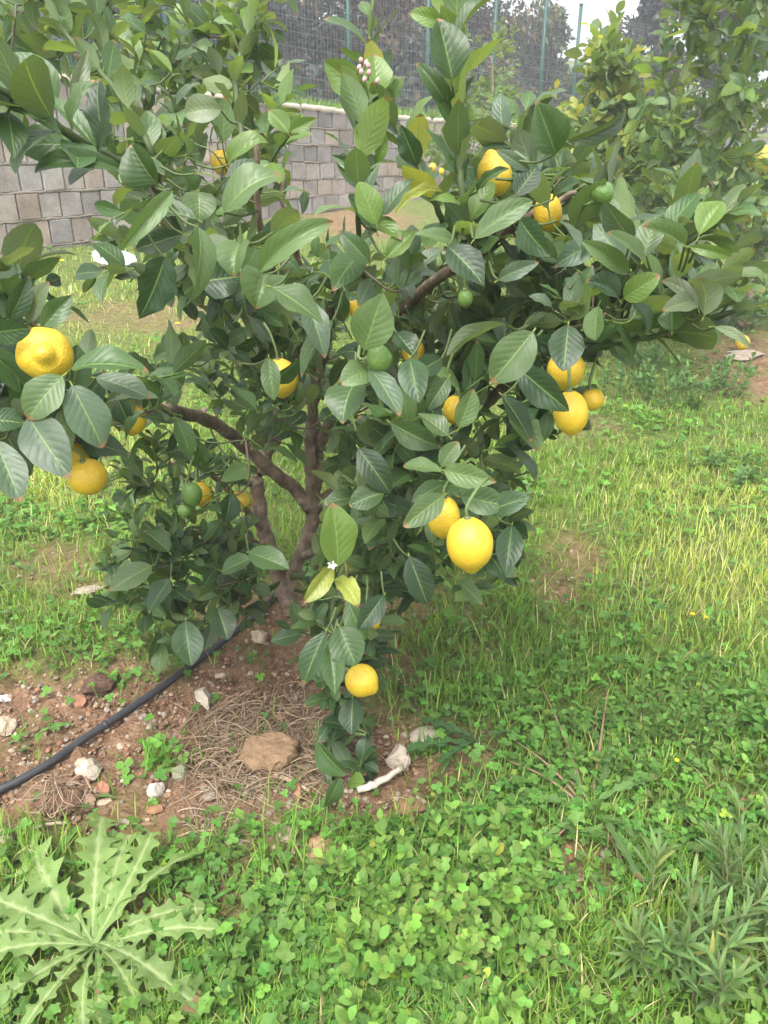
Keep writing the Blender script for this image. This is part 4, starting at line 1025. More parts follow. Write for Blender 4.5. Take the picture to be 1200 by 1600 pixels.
def lobed_template():
    a = np.linspace(-PI*.86, PI*.86, 15); rr = .52*(1+.16*np.cos(a*5+.4)+.07*np.sin(a*11))*(1-.10*np.abs(a)/PI)
    ring = np.stack([.42+rr*np.cos(a), rr*np.sin(a)*1.02, .10*np.abs(np.sin(a*2.5))+.10*np.abs(np.sin(a))], -1)
    mid = np.stack([.42+rr*.5*np.cos(a), rr*.5*np.sin(a), .03+.05*np.abs(np.sin(a))], -1); cen = np.repeat([[.22, 0, 0.]], 15, 0)
    V = np.concatenate([cen, mid, ring]); Fq = grid_faces(3, 15)[:, ::-1]
    uv = np.concatenate([np.tile([.5, .1], (15, 1)), np.tile([.75, .5], (15, 1)), np.tile([1., .9], (15, 1))]); return V, Fq, uv
LOB = lobed_template()
TRI = disc_template(3, .12); ROUND = disc_template(1, 0, cup=.25); OVAL = disc_template(1, 0, cup=.2, elong=1.6)
def broad(mb, p, size, T, tpl, stalk=.03, tiltmax=.6, mstalk=True):
    n = len(p); h = stalk*rng.uniform(.3, 1.4, n)
    az = rng.random(n)*2*PI; off = np.stack([np.cos(az)*h*.5, np.sin(az)*h*.5, h], -1)
    top = p+off
    inst(mb, tpl[0], tpl[1], top, rng.random(n)*2*PI, rng.uniform(0, tiltmax, n), rng.random(n)*2*PI, size*rng.uniform(.55, 1.3, n), T, tpl[2])
    if mstalk:
        s = np.stack([-np.sin(az), np.cos(az), 0*az], -1)*.0008
        V = np.stack([p-s, p+s, top+s, top-s], 1).reshape(-1, 3)
        mb.add(V, np.arange(4*n).reshape(-1, 4), None, None, np.repeat(T*1.1, 4, 0))
def wt(n, base=(.085, .18, .035), var=.35):
    return np.array(base)*np.array([1.14, 1.22, 1.0])*(1+rng.uniform(-var, var, (n, 1)))*(1+.25*(rng.random((n, 1)) < .12))*np.where(rng.random((n, 1)) < .012, np.array([[1.9, 1.3, 1.]]), 1.)*(1+rng.normal(0, .08, (n, 3)))
def dc(px, py, p):
    S = soilmask(p); f = np.clip((fbm(p[:, 0]*2.6+9, p[:, 1]*2.6, 51)-.38)*5, 0, 1)
    f = np.maximum(f, .7*blob(px, py, 880, 1130, 300, 190)); f = np.maximum(f, .9*blob(px, py, 560, 1540, 260, 90))
    f = np.maximum(f, .6*blob(px, py, 1120, 700, 160, 60))
    f = f*(1-.8*blob(px, py, 1130, 880, 170, 110))*(1-.95*blob(px, py, 150, 1500, 130, 130))
    return f*(1-S)**1.5*.9+.02
mc = MB()
p, px, py = samp(15000, -200, 1400, 800, 1850, dc)
broad(mc, p, .0125, wt(len(p)), TRI, .035)
p, px, py = samp(9000, -200, 1400, 800, 1850, dc)
broad(mc, p, .018, wt(len(p), (.075, .155, .035)), LOB, .03)
p, px, py = samp(9000, -250, 1450, 560, 850, dc)
broad(mc, p, .018, wt(len(p), (.09, .18, .035)), TRI, .04)
p, px, py = samp(4000, -250, 1450, 380, 600, dc)
broad(mc, p, .035, wt(len(p), (.09, .17, .035)), ROUND, .04)
p, px, py = samp(3800, -200, 1400, 860, 1700, lambda a, b, q: (1-soilmask(q))**1.5*np.clip((fbm(q[:, 0]*3.4+70, q[:, 1]*3.4, 61)-.44)*6, 0, 1)*(1-.95*blob(a, b, 150, 1500, 130, 130))*(1-.9*blob(a, b, 1150, 860, 170, 100)))
broad(mc, p, .027, wt(len(p), (.080, .155, .034)), LOB, .05, .9)
p, px, py = samp(9000, -200, 1400, 800, 1850, lambda a, b, q: (1-soilmask(q))**1.5*np.clip((fbm(q[:, 0]*4+30, q[:, 1]*4, 91)-.42)*5, 0, 1)*(1-.9*blob(a, b, 150, 1500, 130, 130))*(1-.7*blob(a, b, 1150, 860, 170, 100)))
broad(mc, p, .024, wt(len(p), (.10, .17, .045)), OVAL, .035, .9)
tag(mc.build('clover', M['clover']), 'small round and three part leaves of clover and chickweed carpeting the soil', 'ground cover', kind='stuff')
# thistle-like jagged little leaves lying in the cover
def prof_lobed(t, k=7, depth=.55):
    base = np.maximum(0, np.sin(PI*np.clip(t*.93+.05, 0, 1)))**.55*(.32+.75*t)
    u = (t*k+.35*np.sin(t*9+k)) % 1
    saw = 1-depth*(.5+.5*np.cos(2*PI*(u-.15*np.sin(2*PI*u))))**1.3*(t < .9)*(.8+.2*np.sin(t*23+k*5))
    return base*saw
mj = MB(); p, px, py = samp(2600, -150, 1350, 800, 1800, lambda a, b, q: (1-soilmask(q))*.5*(1-.8*blob(a, b, 1130, 880, 170, 110)))
az = rng.random(len(p))*2*PI
leaves(mj, p+UP*.008, np.stack([np.cos(az), np.sin(az), rng.uniform(.2, 1.0, len(p))], -1), np.tile(UP, (len(p), 1))+rng.normal(0, .3, (len(p), 3)), rng.uniform(.04, .10, len(p)), rng.uniform(.014, .030, len(p)), rng.uniform(.4, 1.4, len(p)), .25, .05, wt(len(p), (.075, .15, .04)), rows=14, cols=3, pet=.005, prof=lambda t: prof_lobed(t, 5))
tag(mj.build('jagged_weeds', M['weed']), 'scattered jagged seedling leaves among the grass and clover', 'ground cover', kind='stuff')

# ------------------------------------------------------------------ individual weeds
def lobed_leaf(mb, b, az, L, W, T, lift=.5, bend=.7, k=7, depth=.55, wave=.06, rows=64, tw=0., el=None, m=0):
    d = np.array([math.cos(az), math.sin(az), lift]); 
    leaves(mb, b[None], d[None], (UP+np.array([0, 0, .01]))[None]+rng.normal(0, .14, (1, 3)), [L], [W], [bend], [.35], [wave], np.array([T]), rows=rows, cols=7, twist=[tw], pet=0, prof=lambda t: prof_lobed(t, k, depth), freq=[4.5], wig=.02, m=m)
def rosette(cx, cy, tips, label, T, name='rosette_weed', W=.32, cat='weed', depth=.55, lift=.35, k=7):
    c = ground(cx, cy); root = empty(name, tuple(c), label, cat)
    for i, (tx, ty, wf) in enumerate(tips):
        g = ground(tx, ty); v = g-c; L = np.linalg.norm(v[:2])*1.06+.02; az = math.atan2(v[1], v[0])
        mb = MB(); lobed_leaf(mb, c+UP*(.018+.004*(i % 5)), az, L, L*W*wf, np.array(T)*rng.uniform(.82, 1.2), lift+rng.uniform(-.1, .15), lift*1.9+rng.uniform(0, .25), k+rng.uniform(-1.5, 1.5), depth, wave=.06, tw=rng.normal(0, .35))
        mb.build('leaf', M['rosette' if T[0] > .12 else 'weed'], root)
    return root
rosette(150, 1495, [(28, 1345, 1.3), (148, 1312, 1.3), (215, 1330, 1.1), (262, 1350, 1.), (298, 1345, .8), (300, 1435, 1.), (335, 1475, .9), (322, 1500, 1.), (300, 1590, 1.1), (240, 1600, 1.), (175, 1640, 1.),
   (120, 1640, 1.), (50, 1620, 1.1), (-30, 1600, 1.2), (-60, 1530, 1.1), (-40, 1480, 1.), (-20, 1425, 1.2), (90, 1420, 1.), (205, 1420, .9), (250, 1545, 1.), (60, 1555, 1.)],
   'big pale green rosette weed with jagged lobed leaves at the lower left corner', (.15, .235, .068), W=.31, depth=.72, lift=.4, k=8)
r2 = rosette(922, 1278, [(780, 1262, .8), (870, 1200, .9), (850, 1330, .6), (985, 1385, .8), (1010, 1240, 1.), (960, 1190, .7), (1000, 1320, .7)], 'sprawling weed with brown stalked jagged leaves amid the clover', (.085, .16, .045), W=.22)
for (tx, ty, z) in [(842, 1095, .10), (945, 1105, .12), (800, 1170, .06), (848, 1335, .01), (990, 1390, .01), (870, 1215, .03), (790, 1200, .05)]:
    g = ground(tx, ty)+UP*z*.5; c = ground(922, 1275)+UP*.01; mb = MB()
    tube(mb, smooth_path([c, (c+g)/2+UP*.02, g], 12), np.linspace(.0042, .0016, 12), 6, 0, (.24, .155, .10)); mb.build('stalk', M['straw'], r2)
# jagged dark weed leaf by the stones
rosette(742, 1172, [(640, 1185, 1.), (662, 1150, 1.), (690, 1215, .9), (800, 1168, .8), (700, 1160, 1.1)], 'small dark jagged weed beside the pale stones right of the white stick', (.045, .11, .035), W=.38)

def stem_plant(cx, cy, label, nst, hgt, L, wr, T, per=14, spreadr=.06, name='leafy_weed', prof=prof_lemon, lean=.35, stone=(.12, .18, .05), el=(.7, 1.2), cols=5, mat='weed', curl=.8):
    c = ground(cx, cy); root = empty(name, tuple(c), label, 'weed'); mb = MB(); ms = MB()
    for i in range(nst):
        a = rng.random()*2*PI; r = spreadr*math.sqrt(rng.random()); b = c+np.array([math.cos(a)*r, math.sin(a)*r, -.005])
        h = hgt*rng.uniform(.65, 1.1); t = b+np.array([math.cos(a)*h*lean*rng.uniform(.3, 1.2), math.sin(a)*h*lean*rng.uniform(.3, 1.2), h])
        pts = smooth_path([b, (b+t)/2+np.array([0, 0, .01])+rng.normal(0, .008, 3), t], 9)
        ms = MB(); tube(ms, pts, np.linspace(.0022, .001, 9), 5, 0, stone, cap=False); ms.build('stem', M['straw'], root)
        n = per; tt = np.linspace(.12, 1, n); idx = tt*8; j = np.clip(idx.astype(int), 0, 7); f = (idx-j)[:, None]
        bb = pts[j]*(1-f)+pts[j+1]*f; Tn = unit(pts[j+1]-pts[j]); az = np.arange(n)*2.4+rng.random()*6
        ref = unit(np.cross(Tn, [.4, .6, .2])); ref2 = np.cross(Tn, ref)
        rad = ref*np.cos(az)[:, None]+ref2*np.sin(az)[:, None]; e = rng.uniform(el[0], el[1], n)[:, None]*(1-.4*tt[:, None])
        d = Tn*np.cos(e)+rad*np.sin(e); LL = L*rng.uniform(.6, 1.1, n)*(1-.35*np.abs(tt-.5))
        leaves(mb, bb, d, Tn+UP*.6+rng.normal(0, .2, (n, 3)), LL, LL*wr, rng.uniform(.1, 1., n)*curl, rng.uniform(.05, .4, n), rng.uniform(.01, .06, n), wt(n, T, .25), rows=11, cols=cols, pet=.006, prof=prof)
    mb.build('foliage', M[mat], root)
prof_tri = lambda t: (np.maximum(0, 4*t*(1-t)))**.5*(1.0+.35*np.cos(t*PI*4.2+.6))*(.8+.35*t)
LUSH = [
 (600, 1375, 'pale green lobed weed just below the bare soil edge, left end of the lush patch', .10), (700, 1345, 'pale green lobed weed at the top of the lush patch', .10),
 (645, 1455, 'leafy pale green weed in the middle of the lush patch', .12), (745, 1430, 'leafy pale weed on the right side of the lush patch', .12),
 (705, 1525, 'large leaved weed near the bottom of the lush patch', .11), (610, 1530, 'rounder leaved weed low in the lush patch by the thin grass', .09),
 (820, 1400, 'bluish green weed between lush patch and brown stalked weed', .08), (800, 1330, 'small lobed weed right of the lush patch top', .08),
 (560, 1400, 'light green weed nearest the rosette on the lush patch edge', .07), (1075, 1575, 'broad leaved weed at the bottom beneath the narrow leaved plants', .10),
 (820, 1560, 'scattered leafy weed at the bottom centre right', .07)]
for a, b, lb, h in LUSH: stem_plant(a, b+35, lb, 11, h, .036, .58, (.125, .215, .05), 10, .08, prof=prof_tri if (a//5) % 2 else prof_lemon, lean=.5)
NARROW = [(1085, 1480, 'narrow leaved grey green weed, left one of the tall clump at lower right', .20), (1150, 1510, 'narrow leaved grey green weed with woody stems at the lower right edge', .24),
 (1185, 1420, 'narrow leaved grey green weed behind the others at the right edge', .22), (1035, 1440, 'short narrow leaved weed at the left of the lower right clump', .13)]
for a, b, lb, h in NARROW: stem_plant(a, b+40, lb, 8, h, .068, .125, (.115, .180, .075), 24, .075, lean=.35, stone=(.22, .22, .12), el=(.45, 1.0), cols=3)
MID = [(1000, 1120, 'bushy weed with small oval leaves right of the clover', .14, .022), (1080, 1130, 'bushy oval leaved weed further right beside the orange flowers', .15, .022),
 (930, 1180, 'small leafy weed behind the brown stalked weed', .10, .024), (1170, 1110, 'dark leafy weed at the right edge above the red tile', .12, .04),
 (850, 1050, 'small bright weed at the right of the bare patch', .08, .024)]
for a, b, lb, h, L in MID: stem_plant(a, b+20, lb, 9, h, L, .55, (.085, .165, .04), 16, .08)
FARW = [(975, 600, 'grey green mint like weed in front of the second lemon tree, left one', .16), (1050, 615, 'grey green mint like weed in front of the second lemon tree, middle one', .20),
 (1110, 600, 'grey green mint like weed nearest the lowest right lemon', .18), (1010, 560, 'white flecked weed beneath the crossing green shoot', .15), (1130, 730, 'dark green clover like clump on the right side meadow', .07), (780, 770, 'low weed in shade just right of the crown', .06),
 (1190, 480, 'leafy weed at the foot of the second lemon tree trunk', .14)]
for a, b, lb, h in FARW: stem_plant(a, b+12, lb, 16, h, .045, .5, (.085, .155, .06), 14, .16)
# small tufts on the bare soil
def tuft(cx, cy, label, n=40, h=.08, r=.02, T=(.11, .22, .035), cl=6):
    c = ground(cx, cy); root = empty('grass_tuft', tuple(c), label, 'grass tuft', 'grass tufts growing on the bare soil')
    mb = MB(); p = c+np.stack([rng.normal(0, r, n), rng.normal(0, r, n), np.full(n, -.004)], -1); grass(mb, p, np.full(n, h), .0028, wt(n, T), .75)
    mb.build('blades', M['grass'], root)
    if cl:
        m2 = MB(); q = c+np.stack([rng.normal(0, r*2, cl), rng.normal(0, r*2, cl), np.full(cl, 0)], -1); broad(m2, q, .019, wt(cl), TRI, .03); m2.build('seedling_leaves', M['clover'], root)
for a in [(245, 1195, 'thick grass tuft with seedling leaves on soil below the black hose', 90, .085, .018, (.11, .22, .035), 16), (395, 905+130, 'thin grass tuft beside the hose under the hanging leaves', 14, .06, .008, (.11, .22, .035), 4),
 (440, 1330, 'wispy grass tuft at the lower edge of the bare soil', 60, .11, .05, (.12, .22, .04), 10), (560, 1390, 'bright grass tuft beside the pale rock at the lush patch', 50, .10, .04, (.13, .24, .04), 8), (330, 1330, 'pale grass tuft above the rosette weed', 40, .08, .03, (.16, .22, .05), 5),
 (40, 1310, 'small tuft beside the root clump at the left edge', 26, .06, .02, (.12, .2, .04), 6), (735, 1080, 'lush grass tuft beside the lowest lemon', 80, .10, .05, (.09, .19, .03), 12), (190, 1075, 'leafy tuft just above the hose', 30, .06, .03, (.1, .2, .04), 18), (60, 1000, 'leafy tuft at the left edge above the white tile piece', 30, .06, .03, (.1, .2, .04), 18),
 (650, 1010, 'long grass tuft right of the low hanging foliage', 60, .12, .03, (.11, .21, .04), 4), (670, 1180, 'grass sprig behind the pale stones', 24, .07, .02, (.11, .21, .04), 3)]:
    tuft(*a)

# ------------------------------------------------------------------ flowers
def flower(cx, cy, label, col=(.85, .55, .02), h=.07, r=.009, petals=12):
    g = ground(cx, cy+h*300/float(proj(ground(cx, cy))[2])*2.2); top = g+UP*h
    root = empty('flower', tuple(g), label, 'flower', 'small yellow flowers in the grass')
    st = MB(); tube(st, smooth_path([g, g+UP*h*.5+np.array([.004, 0, 0]), top], 6), .0011, 5, 0, (.10, .17, .04)); st.build('stem', M['straw'], root)
    a = np.arange(petals)*2*PI/petals; mb = MB()
    leaves(mb, np.repeat(top[None], petals, 0), np.stack([np.cos(a), np.sin(a)-.2, .45+0*a], -1), np.tile([0, -.3, 1.], (petals, 1)), r, r*.5, .3, .15, .02, np.array(col), rows=5, cols=3, pet=0)
    o = mb.build('petals', M['petal'], root)
    ce = MB(); tube(ce, np.array([top, top+UP*.003]), [r*.35, r*.25], 8, 0, (.75, .40, .02)); ce.build('centre', M['petal'], root)
for a in [(1075, 973, 'orange-yellow flower at the right side, left of a close pair', (.85, .50, .02), .08, .008), (1095, 978, 'orange-yellow flower at the right side, right of a close pair', (.85, .38, .01), .08, .007),
 (1146, 603, 'yellow flower below the lowest right lemon', (.85, .68, .02), .07, .016), (279, 512, 'yellow flower in the short grass left of the trunk', (.85, .68, .02), .06, .018), (98, 413, 'yellow flower near the wall foot at the left', (.85, .68, .02), .06, .028),
 (1052, 1196, 'tiny yellow flower among the clover at the right', (.75, .55, .02), .05, .006), (893, 1293, 'yellowing flower head at the heart of the brown stalked weed', (.65, .5, .02), .02, .014), (535, 402, 'yellow flower seen through the crown centre by the wall', (.85, .68, .02), .06, .022)]:
    flower(*a)

# ------------------------------------------------------------------ stones, tiles, clods
def rock(cx, cy, wpx, hpx, label, T, name='stone', cat='stone', flat=.6, ang=None, rough=.22, seg=4, sink=.30, grp='stones on the bare soil', facet=False):
    c = ground(cx, cy); d = float(proj(c)[2]); rx = wpx/2/F*d; ry = max(hpx/2/F*d*1.1, rx*.35); rz = ry*flat
    import bmesh
    bm = bmesh.new(); bmesh.ops.create_icosphere(bm, subdivisions=seg, radius=1)
    V = np.array([v.co[:] for v in bm.verts]); Fc = np.array([[v.index for v in f.verts] for f in bm.faces]); bm.free()
    # chop with random planes to get broken faces, then roughen
    for _ in range(3 if name == 'soil_clod' else 9):
        nrm = unit(rng.normal(0, 1, 3)); hgt = rng.uniform(.55, .85); dd = V@nrm-hgt; V = V-np.where(dd > 0, dd, 0)[:, None]*nrm
    ph = rng.random()*100
    f = 1+rough*(fbm(V[:, 0]*2+ph, V[:, 1]*2+V[:, 2]*1.7, 7, 4)-.47); V = V*f[:, None]*(1+(.30 if name == 'soil_clod' else .16)*(fbm(V[:, 0]*6+ph, V[:, 1]*6+V[:, 2]*5, 8, 3)-.43))[:, None]
    V = V*np.array([rx, ry, rz])*1.25; a = rng.uniform(-.5, .5) if ang is None else ang
    R = np.array([[math.cos(a), -math.sin(a), 0], [math.sin(a), math.cos(a), 0], [0, 0, 1]]); V = V@R.T
    V = V+c+UP*rz*(1-sink)
    mb = MB(); mb.add(V, None, Fc, None, T)
    o = mb.build(name, M['stone'], smooth=False)
    tag(o, label, cat, grp)
ST = (.38, .30, .22); SW = (.40, .34, .27); SB = (.29, .145, .09); SG = (.30, .25, .20); SC = (.225, .145, .085)
ROCKS = [
 (421, 1188, 70, 56, 'round brown soil clod in the dead grass', SC, 'soil_clod', 'clod', .8, 0, .55), (320, 1100, 22, 40, 'pale oblong stone below the hose, right of the thick tuft', SW, 'stone', 'stone', .6, .5, .2),
 (244, 1237, 24, 22, 'small bright white stone below the thick tuft', (.48, .44, .37), 'stone', 'stone', .7, .2, .15), (244, 1266, 26, 16, 'red brick fragment under the small bright white stone', SB, 'brick_fragment', 'brick', .5, .1, .15),
 (142, 1212, 34, 34, 'pale lumpy stone below the hose at the left', SW, 'stone', 'stone', .7, .1, .4), (160, 1238, 14, 22, 'upright red brick chip beside the pale lumpy stone', SB, 'brick_fragment', 'brick', .9, 1.2, .15),
 (165, 1254, 26, 12, 'flat tan stone sliver right of the root clump', ST, 'stone', 'stone', .4, .1, .15), (132, 1258, 36, 28, 'flat brown stone at the right side of the root clump', (.30, .20, .14), 'stone', 'stone', .5, .2, .2),
 (129, 1192, 18, 14, 'small cream stone just above the pale lumpy stone', ST, 'stone', 'stone', .6, .2, .2), (8, 1093, 22, 14, 'bright white tile piece at the left edge', (.80, .78, .72), 'tile_fragment', 'tile', .3, .1, .1),
 (127, 1100, 22, 22, 'red brown brick lump above the hose', SB, 'brick_fragment', 'brick', .7, .3, .2), (155, 1080, 40, 30, 'dark soil clod above the hose beside a brick lump', (.10, .06, .04), 'soil_clod', 'clod', .8, .3, .5),
 (434, 1123, 22, 14, 'red brick fragment left of the hanging low leaves', SB, 'brick_fragment', 'brick', .6, .2, .15), (464, 1240, 14, 30, 'narrow red brick shard below the soil clod', SB, 'brick_fragment', 'brick', .6, .2, .15),
 (398, 1112, 16, 12, 'small orange brick chip near the dry stick', (.40, .20, .10), 'brick_fragment', 'brick', .5, .2, .2), (404, 1000, 22, 26, 'tan stone beside the hose under the leaves', ST, 'stone', 'stone', .7, .2, .3),
 (622, 1192, 32, 36, 'pale stone just above the white stick', SW, 'stone', 'stone', .7, .3, .25), (668, 1152, 60, 26, 'long pale flat stone behind the small dark weed', SW, 'stone', 'stone', .5, .15, .25),
 (512, 1362, 50, 40, 'pale rock with orange earth beside the lush patch', (.50, .40, .30), 'stone', 'stone', .7, .2, .3), (508, 1332, 50, 34, 'orange earthy clod above the pale rock', (.36, .22, .13), 'soil_clod', 'clod', .7, .2, .5),
 (448, 1306, 22, 26, 'small tan stone left of the orange clod', ST, 'stone', 'stone', .7, .2, .2), (138, 928, 40, 22, 'grey flat stone half under grass at the left', SG, 'stone', 'stone', .5, .3, .2),
 (10, 1140, 26, 30, 'tan stone at the left edge above the hose end', ST, 'stone', 'stone', .7, .3, .3), (8, 1318, 26, 28, 'pale round stone at the left edge under the root clump', SG, 'stone', 'stone', .8, .3, .2),
 (200, 1285, 34, 16, 'flat stone in front of the root clump', SG, 'stone', 'stone', .5, .3, .3), (283, 1212, 22, 26, 'mossy grey stone right of the thick tuft', (.22, .22, .14), 'stone', 'stone', .7, .3, .3), (328, 1248, 16, 14, 'small grey pebble at the edge of the dead grass', SG, 'stone', 'stone', .7, .3, .3),
 (170, 1305, 24, 16, 'dull red brick fragment above the rosette weed', SB, 'brick_fragment', 'brick', .5, .3, .2), (1190, 1262, 60, 40, 'red terracotta tile piece at the right edge under weeds', (.34, .15, .10), 'tile_fragment', 'tile', .2, .3, .1), (432, 1478, 36, 22, 'reddish clod in the grass right of the rosette weed', (.26, .12, .07), 'brick_fragment', 'brick', .5, .3, .3),
 (188, 1168, 14, 10, 'small cream pebble directly under the hose', ST, 'stone', 'stone', .6, .1, .2), (1165, 560, 60, 24, 'grey stones edge at the second tree foot', SG, 'stone', 'stone', .5, .1, .4), (958, 560, 0, 0, '', SG, '', '', 0, 0, 0), (640, 1265, 40, 26, 'brown clod right of the white stick', (.25, .14, .085), 'soil_clod', 'clod', .6, .2, .5), (345, 1058, 14, 12, 'small tan pebble right of the hose', ST, 'stone', 'stone', .6, .2, .3)]
for r_ in ROCKS:
    if r_[2]: rock(r_[0], r_[1], r_[2], r_[3], r_[4], r_[5], r_[6], r_[7], r_[8], r_[9], r_[10])
# gravel and crumbs
import bmesh
bm = bmesh.new(); bmesh.ops.create_icosphere(bm, subdivisions=1, radius=1); V0 = np.array([v.co[:] for v in bm.verts]); F0 = np.array([[v.index for v in f.verts] for f in bm.faces]); bm.free()
mgv = MB()
for var in range(6):
    V1 = V0*(1+.35*(rng.random((len(V0), 1))-.5))*np.array([1., .8, .6])
    p, px, py = samp(6000, -150, 1300, 860, 1500, lambda a, b, q: soilmask(q)**1.5)
    n = len(p); cols = np.array([ST, SC, SC, SG, (.30, .19, .12), (.22, .13, .08), SB, SW, SC, SC, (.34, .22, .14)])[rng.integers(0, 11, n)]*rng.uniform(.6, 1.1, (n, 1))
    sz = .0022+.0085*rng.random(n)**4.5
    inst(mgv, V1, F0, p+UP*(sz*.3)[:, None], rng.random(n)*6, rng.random(n)*.6, rng.random(n)*6, sz, cols)
tag(mgv.build('gravel', M['stone'], smooth=False), 'loose crumbs, grit and tiny stones over the reddish soil', 'gravel', kind='stuff')

# ------------------------------------------------------------------ dead grass, roots, sticks
def strands(cx, cy, n, R, L, label, T, kind='stuff', name='dead_grass', r=.0010, zup=.02, cat='dead grass'):
    mb = MB(); c = ground(cx, cy)
    for i in range(n):
        a = rng.random()*2*PI; rr = R*math.sqrt(rng.random()); p = c+np.array([math.cos(a)*rr*1.25, math.sin(a)*rr*.9, 0]); b = rng.normal(.35, .9)
        l = L*rng.uniform(.4, 1.3); q = p+np.array([math.cos(b), math.sin(b), 0])*l; m_ = (p+q)/2+rng.normal(0, l*.12, 3)
        pts = smooth_path([p, m_, q], 7); z = G(pts[:, 0], pts[:, 1])+.004+zup*rng.random()*np.sin(np.linspace(.15, PI, 7)); pts[:, 2] = z
        tube(mb, pts, r*rng.uniform(.5, 1.4), 4, 0, np.array(T)*rng.uniform(.55, 1.3), cap=False)
    o = mb.build(name, M['straw']); tag(o, label, cat, kind=kind)
strands(400, 1170, 560, .17, .12, 'mat of dry greyish dead grass stalks around the soil clod', (.30, .22, .145), zup=.035)
strands(360, 1260, 120, .12, .08, 'sparse dry stalks in front of the dead grass mat', (.34, .27, .19))
def roots():
    c = ground(95, 1262); root = empty('root_clump', tuple(c), 'tangled dry root clump under the hose at the left', 'roots'); mb = MB()
    for i in range(90):
        a = rng.uniform(0, 2*PI); q = c+UP*.05+rng.normal(0, .014, 3); e = c+np.array([math.cos(a)*rng.uniform(.03, .09), math.sin(a)*.05, rng.uniform(-.005, .06)])
        tube(mb, smooth_path([q, (q+e)/2+rng.normal(0, .012, 3), e], 7), .0008*rng.uniform(.6, 1.8), 4, 0, np.array((.30, .21, .14))*rng.uniform(.5, 1.3), cap=False)
    mb.build('root_strands', M['straw'], root)
    import bmesh
    bm = bmesh.new(); bmesh.ops.create_icosphere(bm, subdivisions=3, radius=1); V = np.array([v.co[:] for v in bm.verts]); Fc = np.array([[v.index for v in f.verts] for f in bm.faces]); bm.free()
    V = V*(1+.6*(fbm(V[:, 0]*2.5+4, V[:, 1]*2.5+V[:, 2]*2, 9)-.47))[:, None]*np.array([.052, .036, .03])+c+UP*.02
    m2 = MB(); m2.add(V, None, Fc, None, (.15, .09, .055)); m2.build('earth_ball', M['stone'], root)
roots()
def stick(pts_px, r, label, T, name='dry_stick', zup=.006, flat=False, grp=None):
    q = np.array([ground(a, b) for a, b in pts_px])+UP*(zup+r*.5); mb = MB(); k = 14
    s_ = smooth_path(q, k); s_ = s_+rng.normal(0, r*.18, s_.shape)
    tube(mb, s_, r*(1-.45*np.linspace(-.6, 1, k)**2), 8, 0, T, .18); o = mb.build(name, M['straw' if not flat else 'stone']); tag(o, label, 'stick', grp)
stick([(560, 1248), (592, 1236), (628, 1214)], .0085, 'bleached whitish stick right of the low hanging leaves', (.56, .50, .41), 'wood_piece', .022, True)
stick([(318, 1128), (345, 1110), (400, 1078)], .0042, 'dry brown stick pointing up right above the dead grass', (.33, .24, .16))
stick([(405, 1206), (440, 1218), (470, 1232), (482, 1240)], .0045, 'broken straw coloured stick crossing below the clod', (.45, .36, .24))
stick([(55, 1300), (75, 1292), (108, 1290)], .0045, 'short pale stick in front of the root clump', (.46, .37, .27))
stick([(340, 1300), (300, 1305), (275, 1312)], .003, 'thin twig at the lower edge of the bare soil', (.33, .24, .16))
stick([(440, 1160), (490, 1180), (520, 1215)], .0028, 'thin dry stalk reaching towards the hanging leaves', (.33, .24, .16))

# ------------------------------------------------------------------ irrigation hose
hp = [(-90, 1272), (0, 1243), (70, 1206), (130, 1165), (200, 1118), (260, 1076), (310, 1040), (360, 1000), (405, 965), (445, 920), (480, 885), (515, 872), (560, 858), (640, 825)]
q = np.array([ground(a, b) for a, b in hp]); s_ = smooth_path(q, 90); s_[:, 2] = np.convolve(np.pad(G(s_[:, 0], s_[:, 1]), 4, mode='edge'), np.ones(9)/9, 'valid')+.016
mh = MB(); tube(mh, s_, .0098, 14, 0, (.030, .031, .035), .02)
hr = empty('irrigation_hose', tuple(s_[20]), 'black plastic irrigation hose lying across the soil to the trunk', 'hose')
mh.build('tube', M['hose'], hr)
for i in (24, 47):
    a, b = s_[i], s_[i+1]; u_ = unit(b-a); m2 = MB(); tube(m2, np.array([a-u_*.004, a+u_*.004]), .0112, 12, 0, (.035, .035, .038)); m2.build('joint_ring', M['hose'], hr)

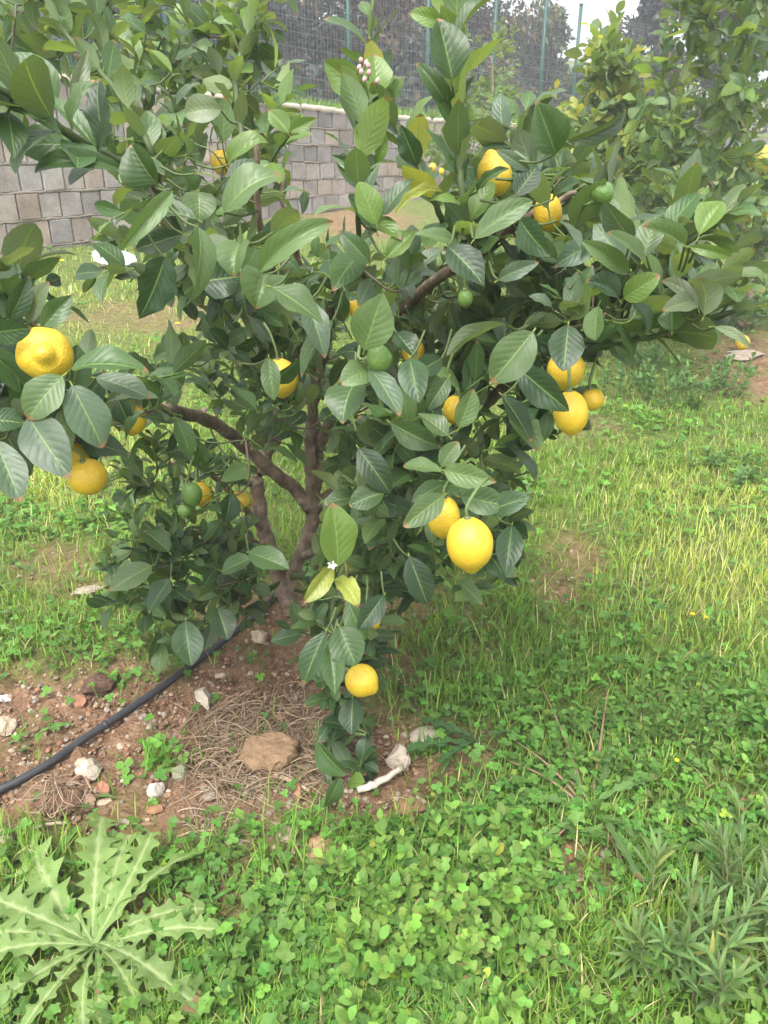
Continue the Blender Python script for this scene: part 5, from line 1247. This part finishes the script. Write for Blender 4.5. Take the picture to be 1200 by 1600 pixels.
# ------------------------------------------------------------------ crumpled white bag by the wall
c = ground(178, 418); bm = bmesh.new(); bmesh.ops.create_icosphere(bm, subdivisions=4, radius=1); V = np.array([v.co[:] for v in bm.verts]); Fc = np.array([[v.index for v in f.verts] for f in bm.faces]); bm.free()
for _ in range(26):
    nrm = unit(rng.normal(0, 1, 3)); dd = V@nrm-rng.uniform(.35, .8); V = V-np.where(dd > 0, dd*1.5, 0)[:, None]*nrm
V = V*(1+.5*(fbm(V[:, 0]*3, V[:, 1]*3+V[:, 2]*2.3, 17)-.47))[:, None]
V = V*np.array([.34, .20, .17])+c+UP*.07; mb = MB(); mb.add(V, None, Fc, None, (.80, .81, .84)); br = empty('plastic_bag', tuple(c), 'crumpled white plastic bag in the grass at the wall foot', 'bag')
mb.build('film', M['plastic'], br, smooth=False)
m2 = MB(); m2.add(np.array([c+[.04, -.14, .10], c+[.075, -.14, .10], c+[.075, -.135, .135], c+[.04, -.135, .135]]), [(0, 1, 2, 3)], None, None, (.8, .35, .02)); m2.build('printed_patch', M['plastic'], br)

# ------------------------------------------------------------------ thin autumn haze in the air
hz = MB(); x, y0_, y1_, z0_, z1_ = 110, -12, 125, -1.6, 22
hz.add([(-x, y0_, z0_), (x, y0_, z0_), (x, y1_, z0_), (-x, y1_, z0_), (-x, y0_, z1_), (x, y0_, z1_), (x, y1_, z1_), (-x, y1_, z1_)],
       [(0, 3, 2, 1), (4, 5, 6, 7), (0, 1, 5, 4), (1, 2, 6, 5), (2, 3, 7, 6), (3, 0, 4, 7)])
hm = bpy.data.materials.new('haze_air'); hm.use_nodes = True; hm.node_tree.nodes.clear()
ho = hm.node_tree.nodes.new('ShaderNodeOutputMaterial'); hv = hm.node_tree.nodes.new('ShaderNodeVolumePrincipled')
hv.inputs['Color'].default_value = (.93, .95, 1, 1); hv.inputs['Density'].default_value = .008
hm.node_tree.links.new(hv.outputs[0], ho.inputs['Volume'])
tag(hz.build('haze', hm, smooth=False), 'thin pale haze softening the far trees', 'haze', kind='stuff')
